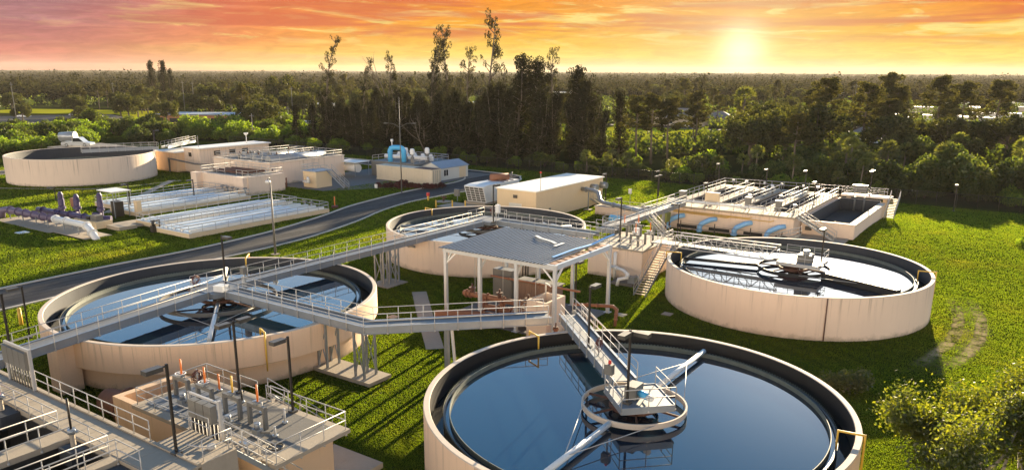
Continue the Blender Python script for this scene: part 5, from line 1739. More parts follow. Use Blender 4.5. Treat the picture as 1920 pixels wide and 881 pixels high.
CARWHITE = mat("car_white", (.75, .75, .74), .3, var=.02)
CARRED = mat("car_red", (.28, .03, .02), .3, var=.02)
CARBLUE = mat("car_blue", (.05, .12, .25), .3, var=.02)
CARDARK = mat("car_dark", (.02, .02, .024), .3, var=.02)
CARSILV = mat("car_silver", (.40, .42, .43), .3, .4, var=.02)
t = car(-197.5, 114.5, R(205), CARSILV, "silver work truck carrying a rounded tank behind the far left tank", "truck")
t.scale = (1.35, 1.35, 1.25)
t.location = (-210.0, 105.0, 2.5)
t.rotation_euler = (0, 0, R(35))
mb = MB().tube([(-.3, 0, 2.1), (-3.2, 0, 1.9)], .95, 18)
o = mb.build("cargo_tank", CARSILV)
o.parent = t
struct(MB().prism([(-216, 100), (-203, 100), (-203, 114), (-216, 114)], -.1, 2.39), "pavement", CONC_DK)
# ---------------------------------------------------------------- vegetation
rng = np.random.default_rng(12)


def rand_dirs(n):
    v = rng.normal(size=(n, 3))
    return v / np.linalg.norm(v, axis=1, keepdims=True)


def leaf_mesh(name, c, size, material, aspect=.5, axis=None, flat=0.0):
    """one small folded leaf face per centre, spread through the crown's volume"""
    n = len(c)
    a = rand_dirs(n) if axis is None else axis
    b_ = rand_dirs(n)
    if flat:
        b_[:, 2] *= (1 - flat)
        a = a.copy()
    b_ = np.cross(a, b_)
    b_ /= np.maximum(np.linalg.norm(b_, axis=1, keepdims=True), 1e-6)
    s = np.asarray(size).reshape(-1, 1) * np.ones((n, 1))
    v = np.empty((n, 4, 3))
    v[:, 0] = c - a * s * .5
    v[:, 1] = c + b_ * s * aspect * .5
    v[:, 2] = c + a * s * .5
    v[:, 3] = c - b_ * s * aspect * .5
    me = bpy.data.meshes.new(name)
    me.vertices.add(n * 4)
    me.vertices.foreach_set("co", v.reshape(-1))
    me.loops.add(n * 4)
    me.loops.foreach_set("vertex_index", np.arange(n * 4, dtype=np.int32))
    me.polygons.add(n)
    me.polygons.foreach_set("loop_start", np.arange(0, n * 4, 4, dtype=np.int32))
    me.materials.append(material)
    me.update(calc_edges=True)
    return me


def clumps(cc, cr, per, stretch=(1, 1, 1)):
    """points gathered round clump centres, denser towards each clump's surface"""
    pts = []
    for c, r in zip(cc, cr):
        k = max(6, int(per * r * r))
        d = rand_dirs(k) * (rng.uniform(.25, 1.0, (k, 1)) ** .45) * r
        pts.append(c + d * np.array(stretch))
    return np.concatenate(pts)


def proto(name, cat, trunk_mb, bark, crown_me, group, label, crown_name="crown", trunk_name="trunk"):
    t = thing(name, label, cat, (0, 0, 0), group)
    if trunk_mb:
        trunk_mb.build(trunk_name, bark, t)
    if crown_me:
        o = bpy.data.objects.new(crown_name, crown_me)
        COL.objects.link(o)
        o.parent = t
    return t


def make_bush(r, h, m, label, group, per=150, ls=.42, name="bush"):
    n = 16
    d = rand_dirs(n)
    d[:, 2] = np.abs(d[:, 2])
    cc = d * np.array([r, r, h * .62]) * rng.uniform(.35, .85, (n, 1)) + np.array([0, 0, h * .22])
    cr = rng.uniform(.26, .42, n) * r
    p = clumps(cc, cr, per)
    p = p[p[:, 2] > .05]
    mb = MB()
    for k in range(5):
        a = k * 1.3
        mb.tube([(0, 0, 0), (math.cos(a) * r * .4, math.sin(a) * r * .4, h * .5)], [.09, .03], 5)
    return proto(name, "bush", mb, BARK, leaf_mesh(name, p, ls * rng.uniform(.7, 1.3, len(p)), m), group, label, "foliage", "stems")


def make_casuarina(h, dense, label, group, lean=0.0, name="tall_tree", bare=.1, seed=0):
    r0 = np.random.default_rng(seed)
    ax_ = lambda t: Vector((lean * h * t ** 2.6 + .012 * h * math.sin(5 * t + seed), .014 * h * math.sin(4 * t + seed * 2), h * t))
    mb = MB().tube([ax_(t) for t in np.linspace(0, 1, 10)], [max(.04, .011 * h * (1 - t) ** .7 + .03) for t in np.linspace(0, 1, 10)], 8)
    cc, cr = [], []

    def tuft(p, r):
        cc.append(tuple(p))
        cr.append(r)
    if dense:                                  # ragged column of drooping foliage with a few spires
        for k in range(58):
            t = .03 + .95 * (k + r0.uniform(0, .9)) / 58
            wid = (.115 * (1 - t) ** .55 + .018) * h * r0.uniform(.35, 1.25)
            a = k * 2.4 + r0.uniform(-.6, .6)
            b0 = ax_(min(t, .98))
            tip = b0 + Vector((math.cos(a) * wid, math.sin(a) * wid, wid * r0.uniform(.2, 1.0)))
            mb.tube([b0, tip], [.004 * h, .0015 * h], 5)
            tuft(b0.lerp(tip, .55), h * r0.uniform(.030, .052))
            if r0.uniform() < .7:
                tuft(tip, h * r0.uniform(.022, .042))
        for k in range(3):
            a, d = r0.uniform(0, 6.28), h * r0.uniform(.05, .12)
            q0 = ax_(.55) + Vector((math.cos(a) * d, math.sin(a) * d, 0))
            q1 = q0 + Vector((math.cos(a) * d * .3, math.sin(a) * d * .3, h * r0.uniform(.2, .38)))
            mb.tube([ax_(.45), q0, q1], [.006 * h, .004 * h, .0015 * h], 5)
            for q in np.linspace(.1, 1, 6):
                tuft(q0.lerp(q1, q), h * r0.uniform(.016, .03))
    else:                                      # bare-stemmed, with separate wind-blown tufts up high
        for k in range(26):                    # slim dark skirt low down
            t = .02 + .50 * k / 26
            if r0.uniform() < .85:
                a = r0.uniform(0, 6.28)
                tuft(ax_(t) + Vector((math.cos(a), math.sin(a), 0)) * h * r0.uniform(0, .05), h * r0.uniform(.022, .04))
        for k in range(27):
            t = bare + (1 - bare) * (k + r0.uniform(-.3, .6)) / 27
            t = min(max(t, .3), .995)
            side = (1 if lean >= 0 else -1) if r0.uniform() < .7 else (-1 if lean >= 0 else 1)
            L_ = h * r0.uniform(.02, .105) * (1.15 - .5 * t)
            a = (0 if side > 0 else math.pi) + r0.uniform(-1.2, 1.2)
            b0 = ax_(t)
            tip = b0 + Vector((math.cos(a) * L_, math.sin(a) * L_, L_ * r0.uniform(.5, 1.4)))
            mb.tube([b0, b0.lerp(tip, .5) + Vector((0, 0, -.1 * L_)), tip], [.004 * h, .003 * h, .0012 * h], 5)
            tuft(tip, h * r0.uniform(.017, .034))
            if r0.uniform() < .6:
                tuft(b0.lerp(tip, .6) + Vector((r0.uniform(-.01, .01) * h, 0, .012 * h)), h * r0.uniform(.013, .027))
        tuft(ax_(1.0), h * .016)
    p = clumps(np.array(cc), cr, 62 if dense else 95, (.85, .85, 1.35))
    ax = rng.normal(size=(len(p), 3)) * .5 + np.array([0, 0, -1])
    ax /= np.linalg.norm(ax, axis=1, keepdims=True)
    return proto(name, "tree", mb, BARK, leaf_mesh(name, p, (.62 if dense else .5) * rng.uniform(.6, 1.3, len(p)), L_CAS, .34, ax), group, label)


def make_pine(h, label, group, m=L_PINE, name="pine_tree", seed=0, spread=.24, lo=.48):
    r0 = np.random.default_rng(seed)
    mb = MB().tube([(0, 0, 0), (.02 * h, .01 * h, h * .5), (0, 0, h * .97)], [.018 * h, .013 * h, .004 * h], 8)
    cc, cr = [], []
    for k in range(22):
        t = lo + (1 - lo) * (k / 22) ** .9
        a = k * 2.4 + r0.uniform(-.5, .5)
        L_ = h * spread * (1.1 - .75 * (t - lo) / (1 - lo)) * r0.uniform(.55, 1.15)
        b_ = Vector((.01 * h, 0, h * t))
        tip = b_ + Vector((math.cos(a) * L_, math.sin(a) * L_, L_ * r0.uniform(.1, .5)))
        mb.tube([b_, tip], [.006 * h, .002 * h], 5)
        for q in (.62, 1.0):
            cc.append(tuple(b_.lerp(tip, q)))
            cr.append(h * r0.uniform(.045, .075))
    cc.append((0, 0, h * .97))
    cr.append(h * .06)
    p = clumps(np.array(cc), cr, 130 * (15 / h) ** 1.2, (1, 1, .62))
    return proto(name, "tree", mb, BARK, leaf_mesh(name, p, .5 * rng.uniform(.7, 1.3, len(p)), m, .4), group, label)


def make_oak(h, label, group, m=L_OAK, name="broadleaf_tree", seed=0, wide=.48):
    r0 = np.random.default_rng(seed)
    mb = MB().tube([(0, 0, 0), (.02 * h, 0, h * .3), (0, .02 * h, h * .6)], [.035 * h, .026 * h, .014 * h], 8)
    cc, cr = [], []
    for k in range(24):
        d = r0.normal(size=3)
        d /= np.linalg.norm(d)
        d[2] = abs(d[2]) * 1.0 - .12
        c = np.array([0, 0, h * .5]) + d * np.array([wide * h, wide * h, h * .46]) * r0.uniform(.5, .95)
        cc.append(c)
        cr.append(h * r0.uniform(.10, .17))
        mb.tube([(0, 0, h * .4), tuple(c)], [.010 * h, .003 * h], 5)
    p = clumps(np.array(cc), cr, 88 * (10 / h) ** 1.3)
    return proto(name, "tree", mb, BARK, leaf_mesh(name, p, .62 * rng.uniform(.7, 1.3, len(p)), m), group, label)


def make_palm(h, label, group, seed=0):
    r0 = np.random.default_rng(seed)
    mb = MB().tube([(0, 0, 0), (.03 * h, .02 * h, h * .5), (0, 0, h)], [.22, .18, .17], 8)
    cs, ax = [], []
    R_ = 1.75
    for k in range(46):
        a = r0.uniform(0, 2 * math.pi)
        e = r0.uniform(-.75, 1.45)
        d = np.array([math.cos(a) * math.cos(e), math.sin(a) * math.cos(e), math.sin(e)])
        hub = np.array([0, 0, h]) + d * R_ * .62
        for q in range(11):
            f = d + r0.normal(size=3) * .55
            f[2] -= .22
            f /= np.linalg.norm(f)
            cs.append(hub + f * .52)
            ax.append(f)
    cs, ax = np.array(cs), np.array(ax)
    me = leaf_mesh("palm_tree", cs, 1.1 * rng.uniform(.8, 1.15, len(cs)), L_PALM, .13, ax)
    return proto("palm_tree", "palm tree", mb, BARK, me, group, label)


def make_dead(h, label, seed):
    r0 = random.Random(seed)
    mb = MB()

    def grow(p, d, L_, r, lv):
        q = p + d * L_
        mb.tube([p, p + d * L_ * .5 + Vector((r0.uniform(-1, 1), r0.uniform(-1, 1), 0)) * L_ * .04, q], [r, r * .8, r * .55], 6)
        if lv:
            for k in range(3 if lv > 1 else 2):
                nd = (d + Vector((r0.uniform(-.6, .6), r0.uniform(-.6, .6), r0.uniform(-.05, .5)))).normalized()
                grow(p + d * L_ * r0.uniform(.55, 1.0), nd, L_ * r0.uniform(.5, .7), r * .5, lv - 1)
    grow(Vector((0, 0, 0)), Vector((.02, 0, 1)), h * .5, .012 * h, 3)
    t = thing("dead_tree", label, "tree", (0, 0, 0), None)
    mb.build("trunk", BARK, t)
    return t


protos = {}


def place(key, x, y, s=1.0, label=None, rz=None, sz=None):
    src, used = protos[key]
    rz = rnd.uniform(0, 6.28) if rz is None else rz
    sc = (s, s, s * (sz or rnd.uniform(.92, 1.1)))
    if not used:
        protos[key][1] = True
        src.location = (x, y, gz(x, y) - .05)
        src.rotation_euler = (0, 0, rz)
        src.scale = sc
        if label:
            src['label'] = label
        return src
    return copy_thing(src, (x, y, gz(x, y) - .05), rz, label, sc)


def reg(key, p):
    protos[key] = [p, False]


G1 = "bushes along the chain-link fence"
for k in range(3):
    reg("bush%d" % k, make_bush(2.9, 4.2, L_BUSH, "bright green rounded bush in the green belt beyond the fence", G1 + ", bright"))
for k in range(3):
    reg("dbush%d" % k, make_bush(3.2, 4.6, L_DKBUSH, "dark green rounded bush in the green belt beyond the fence", G1 + ", dark"))
GC = "dark tall feathery trees behind the fence"
for k in range(6):
    reg("cas%d" % k, make_casuarina(26, True, "dark dense feathery tree in the tall row behind the container and tan building", GC, [.0, .05, -.04, .02, -.06, .04][k], seed=k + 1))
for k in range(3):
    reg("thin%d" % k, make_casuarina(30, False, "thin tall feathery tree", GC, [.03, -.16, .07][k], bare=.42, seed=k + 21))
GP = "open-crowned pines in the belt"
for k in range(3):
    reg("pine%d" % k, make_pine(17, "open-crowned pine with a bare lower trunk beyond the fence", GP, seed=k + 31))
GO = "round-crowned trees in the far suburb"
for k in range(4):
    reg("oak%d" % k, make_oak(11, "round-crowned dark tree in the suburb beyond the belt", GO, seed=k + 41))
GM = "palms along the belt"
for k in range(3):
    reg("palm%d" % k, make_palm([4.2, 5.5, 6.8][k], "round-headed palm among the bushes beyond the fence", GM, seed=k + 51))

# tall trees: x, y, height, kind, lean rotation, label
TALL = [
    (-187.7, 170.0, 30.5, "thin1", 3.9, "leftmost tall thin tree, its tufted top bent to the left above the skyline"),
    (-190.0, 172.0, 16.0, "cas0", None, None), (-182, 171, 13.6, "cas1", None, None), (-179.5, 178, 24.5, "thin1", 3.4, "thin tree with an arching top just right of the leftmost tall one"),
    (-172, 176, 16.3, "cas2", None, None), (-163.5, 171.5, 14.5, "cas3", None, None), (-158.8, 172, 16.2, "cas0", None, None),
    (-168.8, 199.3, 33.0, "thin1", 3.5, "tall feathery tree with a broad top leaning left, above the blue duct"),
    (-133.5, 172.5, 27.0, "thin0", 1.2, "tufted thin tree standing just left of the tallest tree"), (-166.5, 196, 30.5, "thin1", 2.9, "second leaning tufted stem beside the broad-topped tree above the blue duct"), (-176.0, 186, 26.0, "thin2", .4, "thin tufted tree between the bare tree and the leftmost pair"), (-106, 172, 26.5, "thin0", 2.0, "tufted thin top at the right of the dark broad-topped pair"),
    (-152, 186, 14.6, "cas1", 3.6, "thick dark tree under the leaning feathery top, above the blue duct"), (-150, 180, 16.0, "cas2", None, None), (-143, 178, 16.9, "cas3", None, None),
    (-165.7, 203, 34.5, "thin0", None, "slim straight tufted tree right of the leaning one"),
    (-138, 172, 15.5, "cas0", None, None), (-131, 175, 13.3, "cas1", None, None), (-129.5, 172, 14.4, "cas3", None, "dark dense tree close left of the tallest tree"),
    (-126.8, 172, 35.0, "thin2", .8, "tallest thin tree, its top standing highest against the orange sky"),
    (-122, 169, 18.1, "cas2", None, None), (-118.5, 166, 18.9, "cas0", None, None), (-115.5, 166, 17.2, "cas1", None, None),
    (-112.6, 166.5, 25.5, "cas3", None, "dark broad-topped tree, left one of the pair right of the tallest tree"),
    (-108.5, 169.5, 24.5, "cas2", None, "dark broad-topped tree, right one of the pair right of the tallest tree"),
    (-106, 166, 17.2, "cas0", None, None), (-102.5, 167, 16.8, "cas1", None, None), (-100, 175.5, 22.8, "cas3", None, "narrow pointed dark tree at the right end of the tall row"),
    (-97, 170, 17.2, "cas2", None, None), (-94, 167, 14.6, "cas0", None, None), (-90.5, 170, 12.9, "cas1", None, None), (-103, 160, 12.9, "cas2", None, None), (-110, 158, 13.3, "cas3", None, None), (-117, 158, 12.9, "cas0", None, None), (-124.5, 160, 14.2, "cas1", None, None),
    (-133, 163, 12.0, "cas2", None, None), (-145.5, 168, 13.8, "cas0", None, None), (-155, 163, 12.0, "cas3", None, None), (-176, 166, 12.9, "cas1", None, None), (-187, 164, 12.0, "cas2", None, None),
]
for x, y, h, k, rz, lab in TALL:
    w_ = 1.5 if k.startswith('cas') else 1.0
    place(k, x, y, h * w_ / (26 if k.startswith("cas") else 30), lab, rz, 1 / w_)
d = make_dead(28, "bare leafless tall tree with upright branches left of the blue duct", 4)
d.location = (-172.0, 181.0, 0)
d = make_dead(15, "bare grey leaning tree before the dark tall row, by the light mast", 9)
d.location = (-131.0, 152.5, 0)
d.rotation_euler = (R(18), R(-28), 1.0)

for k in range(46):                                # the ragged mass below the skyline
    x = rnd.uniform(-192, -92)
    y = rnd.uniform(158, 192)
    hh = rnd.uniform(11, 16.5) if x < -128 else rnd.uniform(14, 20.5)
    place("cas%d" % rnd.randrange(6), x, y, hh / 26 * 1.5, None, None, 1 / 1.5)

# right-hand belt: pines, palms, large crowns
RIGHT = [
    (-81, 178, 15.5, "pine0", "open pine, left of a pair with bare trunks before the yellow field"), (-78, 181, 14.5, "pine1", "open pine, right of a pair with bare trunks before the yellow field"), (-85, 178, 15, "pine2", None),
    (-98.7, 253, 19.0, "thin0", "lone slim dark tree beside the house with the hip roof"),
    (-60.5, 190, 11.5, "oak0", None), (-54, 196, 13.5, "oak1", "big dark round-crowned tree in the middle of the right-hand belt"), (-48, 200, 15, "oak2", None), (-63, 199, 13, "oak3", None),
    (-45.0, 172, 12.5, "pine1", "large loose-crowned pine standing in front of the belt behind the filter basin"), (-50, 215, 19, "pine2", None), (-41, 222, 18, "pine0", None),
    (-43, 262, 20, "pine1", "tall spreading pine on the skyline right of the sun glow"), (-37, 240, 17, "pine2", None), (-30, 268, 19.5, "pine0", "tall spreading pine near the photo's right side"), (-22, 252, 18, "pine1", None),
    (-14, 262, 18.5, "pine2", None), (-33, 210, 13, "oak0", None), (-21, 214, 12, "oak1", None), (-9, 222, 13, "oak2", None), (3, 226, 13, "oak3", None), (-28, 196, 9, "oak3", None), (-16, 198, 9, "oak0", None), (-2, 200, 10, "oak1", None), (-70, 235, 14, "oak2", None), (-62, 250, 16, "pine2", None), (-48, 240, 14, "oak3", None), (5, 270, 16, "pine2", None),
]
for x, y, h, k, lab in RIGHT:
    b0 = {"pin": 17, "oak": 11, "thi": 30}[k[:3]]
    place(k, x, y, h / b0 * 1.12, lab, None, .96)
pt = place("palm2", -86.5, 262, 2.0, "tall palm with a bright crown above the belt, left of the dark round crowns", None, 1.0)
# left-hand special trees
for x, y, h, k, lab in ((-424, 257, 25, "cas0", "dark spiky tree cluster on the left skyline, left spire"), (-420, 262, 26.5, "cas1", "dark spiky tree cluster on the left skyline, right spire"), (-428, 259, 21, "cas2", "dark spiky tree cluster on the left skyline, lower tree at its left"), (-413, 262, 21, "cas3", "dark spiky tree cluster on the left skyline, lower tree at its right"),
                        (-332, 231, 17, "oak0", "large round tree right of the parking lot"), (-327, 268, 19, "oak1", "broad tree on the skyline between the left spires and the tall row"), (-319, 182, 12.5, "oak2", "round tree at the parking lot's right end"),
                        (-290, 240, 15, "oak3", None), (-262, 205, 13, "oak0", None), (-250, 235, 16, "pine0", None), (-352, 262, 15, "oak1", None), (-380, 190, 12, "oak2", "spreading tree on the grass strip behind the parking lot"), (-402, 205, 13, "pine1", None), (-236, 252, 15, "oak2", None), (-222, 226, 13, "oak3", None), (-212, 205, 11, "oak1", None)):
    b0 = {"pin": 17, "oak": 11, "cas": 26}[k[:3]]
    place(k, x, y, h / b0, lab)

LEFT_EXTRA = [(-345, 152, 9, "oak0"), (-372, 150, 10, "pine0"), (-330, 168, 8, "oak1"), (-372, 208, 12, "oak2"), (-352, 205, 10, "oak3"), (-384, 226, 14, "pine1"), (-335, 222, 13, "oak0"), (-440, 190, 12, "oak1"), (-345, 262, 17, "oak2"), (-296, 246, 15, "pine2"), (-310, 215, 12, "oak3"), (-270, 232, 13, "oak0"), (-405, 240, 14, "oak2"), (-460, 250, 14, "pine0"), (-300, 270, 16, "oak1"), (-262, 262, 16, "oak3"), (-318, 128, 9, "oak2"), (-362, 135, 9, "oak1")]
for x, y, h, k in LEFT_EXTRA:
    place(k, x, y, h / {"pin": 17, "oak": 11}[k[:3]])

# belt of bushes and palms behind the fence
def belt(n, x0, x1, d0, d1, kinds, s0, s1, tries=40):
    done = []
    k = 0
    while len(done) < n and k < n * tries:
        k += 1
        x, dd = rnd.uniform(x0, x1), rnd.uniform(d0, d1)
        y = 149.5 + dd + (4 if x > -20 else 0)
        if any((x - a) ** 2 + (y - b_) ** 2 < 9 for a, b_ in done):
            continue
        done.append((x, y))
        place(rnd.choice(kinds), x, y, rnd.uniform(s0, s1) * (.6 if x < -66 and dd > 8 else 1))


BR = ["bush0", "bush1", "bush2"]
DB = ["dbush0", "dbush1", "dbush2"]
PM = ["palm0", "palm1", "palm2"]
def fill(n, x0, x1, y0, y1, kinds, s0, s1, gap=3.2):
    done, k = [], 0
    while len(done) < n and k < n * 40:
        k += 1
        x, y = rnd.uniform(x0, x1), rnd.uniform(y0, y1)
        if any((x - a) ** 2 + (y - b_) ** 2 < gap ** 2 for a, b_ in done):
            continue
        done.append((x, y))
        place(rnd.choice(kinds), x, y, rnd.uniform(s0, s1))


fill(34, -252, -222, 78, 160, BR + BR + DB, 1.0, 1.7)
fill(24, -285, -246, 100, 170, BR + DB, 1.3, 2.1)
fill(30, -246, -196, 152, 190, BR + BR + DB, 1.1, 2.0)
belt(22, -222, -160, 4, 14, BR, .7, 1.2)
belt(20, -196, -150, 5, 30, BR + DB, .8, 1.3)
belt(18, -152, -90, 4, 9, DB + BR, .55, 1.0)
belt(34, -90, 20, 3.5, 9, BR + DB, .5, .95)
belt(34, -92, 25, 10, 32, DB + DB + BR, .9, 1.6)
belt(16, -50, 30, 32, 62, DB, 1.2, 2.0)
belt(22, -88, 20, 4.5, 16, PM, .62, .95)
belt(16, -40, 25, 16, 45, PM, .9, 1.3)
belt(14, -240, -160, 25, 60, PM, 1.0, 1.5)
for x, y, s in ((-24, 163, 1.7), (-19, 166, 1.5), (-12, 165, 1.8), (-5, 168, 1.7), (2, 167, 1.8), (8, 169, 1.6), (14, 168, 1.9), (-15, 174, 1.9), (-2, 176, 2.0), (10, 178, 2.0), (20, 174, 1.9)):
    place('dbush%d' % rnd.randrange(3), x, y, s)
for x, y, s in ((-86, 154.5, .85), (-79, 153.5, .9), (-76, 155, .8), (-66, 156, .75), (-60, 157.5, .8), (-28.5, 160.5, 1.05), (-10, 164, 1.0), (-3, 166, .9), (-33, 158, .7)):
    place("palm0", x, y, s)
# shrub in the shade between the two right-hand tanks
sh = make_bush(2.0, 1.8, L_PALM, "dull low shrub in the shade between the nearest tank and the right tank", None, 260, .22)
sh.location = (-9.6, 56.8, 0)
wl = make_bush(2.2, 2.4, L_BUSH, "bushy plant cut by the right edge of the photo beyond the lawn", None, 160, .3)
wl.location = (-.6, 118, 0)
wl = make_bush(2.6, 3.2, L_BUSH, "leafy branches at the photo's right edge above the big foreground tree", None, 160, .3)
wl.location = (1.8, 87.5, 0)
# red-leaved plants before the container
reg("croton", make_bush(1.0, 2.0, L_CROTON, "dark red-leaved shrub in the bed before the cream container", "red-leaved shrubs by the container", 330, .28, "red_shrub"))
for k in range(19):
    f = k / 18
    place("croton", -106.2 + 9.6 * f + rnd.uniform(-.4, .4), 109.6 + 6.2 * f + rnd.uniform(-.9, .9), rnd.uniform(.75, 1.1) * (1.15 if 3 < k < 8 else .85))

# suburb trees filling the plain up to the far wood
cnt = 0
FIELDS = [(-150, -98, 232, 300), (-425, -300, 146, 214), (-64, -44, 280, 300)]
yaw = R(34.5)
while cnt < 230:
    dist = 225 + 520 * rnd.random() ** 1.25
    az_ = R(rnd.uniform(-36, 36))
    fx, fy = math.sin(az_) * dist, math.cos(az_) * dist
    x, y = fx * math.cos(yaw) - fy * math.sin(yaw), fx * math.sin(yaw) + fy * math.cos(yaw)
    if y < 178 or any(a - 4 < x < b_ + 4 and c_ - 30 < y < d_ + 6 for a, b_, c_, d_ in FIELDS):
        continue
    if x > -75 and y > 235 and rnd.random() < .72:
        continue
    cnt += 1
    k = rnd.choice(["oak0", "oak1", "oak2", "oak3", "oak0", "oak2", "pine0", "pine1", "pine2"])
    place(k, x, y, rnd.uniform(.72, 1.22) * (.85 if k[0] == 'p' else 1.05))

# low scrub that fills the plain between the trees: one mass
N = 5200
dist = 215 + 620 * rng.random(N) ** 1.1
azs = np.radians(rng.uniform(-36, 36, N))
fx, fy = np.sin(azs) * dist, np.cos(azs) * dist
X = fx * math.cos(yaw) - fy * math.sin(yaw)
Y = fx * math.sin(yaw) + fy * math.cos(yaw)
keep = (Y > 190) & ~((X > -75) & (Y > 235) & (rng.random(N) < .6))
for a, b_, c_, d_ in ((-152, -94, 225, 306), (-480, -285, 140, 252), (-64, -40, 268, 300)):
    keep &= ~((X > a) & (X < b_) & (Y > c_) & (Y < d_))
X, Y = X[keep], Y[keep]
hgt = rng.uniform(2.5, 7.0, len(X))
idx = np.repeat(np.arange(len(X)), 34)
dd = rand_dirs(len(idx)) * (rng.random((len(idx), 1)) ** .4)
c = np.stack([X[idx] + dd[:, 0] * hgt[idx] * .75, Y[idx] + dd[:, 1] * hgt[idx] * .75, np.maximum(.2, hgt[idx] * .5 + dd[:, 2] * hgt[idx] * .5)], 1)
me = leaf_mesh("scrub", c, 1.3, L_DKBUSH, .7)
o = bpy.data.objects.new("scrub", me)
COL.objects.link(o)
tag(o, "low dark scrub between the trees of the plain", "undergrowth", None, "stuff")

# the far wood to the horizon: one mass
P_, S_l = [], []
N = 12000
dist = 620 + 5200 * rng.random(N) ** 1.9
azs = np.radians(rng.uniform(-36, 36, N))
fx, fy = np.sin(azs) * dist, np.cos(azs) * dist
X = fx * math.cos(yaw) - fy * math.sin(yaw)
Y = fx * math.sin(yaw) + fy * math.cos(yaw)
hgt = rng.uniform(7, 12.5, N) * (1 + .95 * (rng.random(N) < .10) * rng.random(N))
per = np.where(dist < 1300, 46, np.where(dist < 2500, 26, 14))
idx = np.repeat(np.arange(N), per)
dd = rand_dirs(len(idx)) * (rng.random((len(idx), 1)) ** .4)
rad = hgt[idx] * .55
c = np.stack([X[idx] + dd[:, 0] * rad, Y[idx] + dd[:, 1] * rad, hgt[idx] * .55 + dd[:, 2] * hgt[idx] * .45], 1)
me = leaf_mesh("far_wood", c, np.where(dist[idx] < 1300, 2.2, np.where(dist[idx] < 2500, 3.4, 5.0)), L_FAR, .8)
o = bpy.data.objects.new("far_wood", me)
COL.objects.link(o)
tag(o, "far wood stretching to the horizon", "forest", None, "stuff")

# ---------------------------------------------------------------- foreground tree, lower right
def near_tree(x, y, h):
    t = thing("broadleaf_tree", "sunlit leafy tree with pale limbs in the lower right foreground", "tree", (x, y, 0))
    r0 = random.Random(17)
    mb = MB()
    tips = []

    def grow(p, d, L_, r, lv):
        mid = p + d * L_ * .5 + Vector((r0.uniform(-1, 1), r0.uniform(-1, 1), r0.uniform(-.3, .6))) * L_ * .09
        q = p + d * L_
        mb.tube([p, mid, q], [r, r * .82, r * .62], 8)
        if lv == 0:
            tips.append(q)
            tips.append(mid)
            return
        if lv == 1:
            tips.append(q)
        for k in range(3 if lv > 1 else 4):
            nd = (d * .75 + Vector((r0.uniform(-1, 1), r0.uniform(-1, 1), r0.uniform(-.25, .65)))).normalized()
            grow(q if k < 2 else mid, nd, L_ * r0.uniform(.58, .78), r * .56, lv - 1)
    b0 = Vector((x, y, 0))
    mb.tube([b0, b0 + Vector((.1, .1, h * .32))], [.30, .22], 10)
    for k in range(5):
        a = k * 1.257 + .3
        grow(b0 + Vector((.1, .1, h * .30)), Vector((math.cos(a) * .75, math.sin(a) * .75, .75)).normalized(), h * .30, .15, 3)
    mb.build("trunk", BARK_PALE, t)
    tp = np.array([tuple(q) for q in tips])
    pts_ = []
    for q in tp:
        k = 165
        pts_.append(q + rng.normal(size=(k, 3)) * np.array([.40, .40, .28]))
    p = np.concatenate(pts_)
    me = leaf_mesh("crown", p, 0.185 * rng.uniform(.65, 1.25, len(p)), L_NEAR, .48)
    o = bpy.data.objects.new("crown", me)
    COL.objects.link(o)
    o.parent = t
    o.location = -Vector((x, y, 0))
    return t


near_tree(.7, 39.2, 9.6)

# ---------------------------------------------------------------- lawn grass: short blades over the mown ground
def in_poly(px, py, poly):
    inside = np.zeros(len(px), bool)
    n = len(poly)
    for i in range(n):
        x0, y0 = poly[i]
        x1, y1 = poly[(i + 1) % n]
        c_ = ((y0 > py) != (y1 > py)) & (px < (x1 - x0) * (py - y0) / (y1 - y0 + 1e-9) + x0)
        inside ^= c_
    return inside


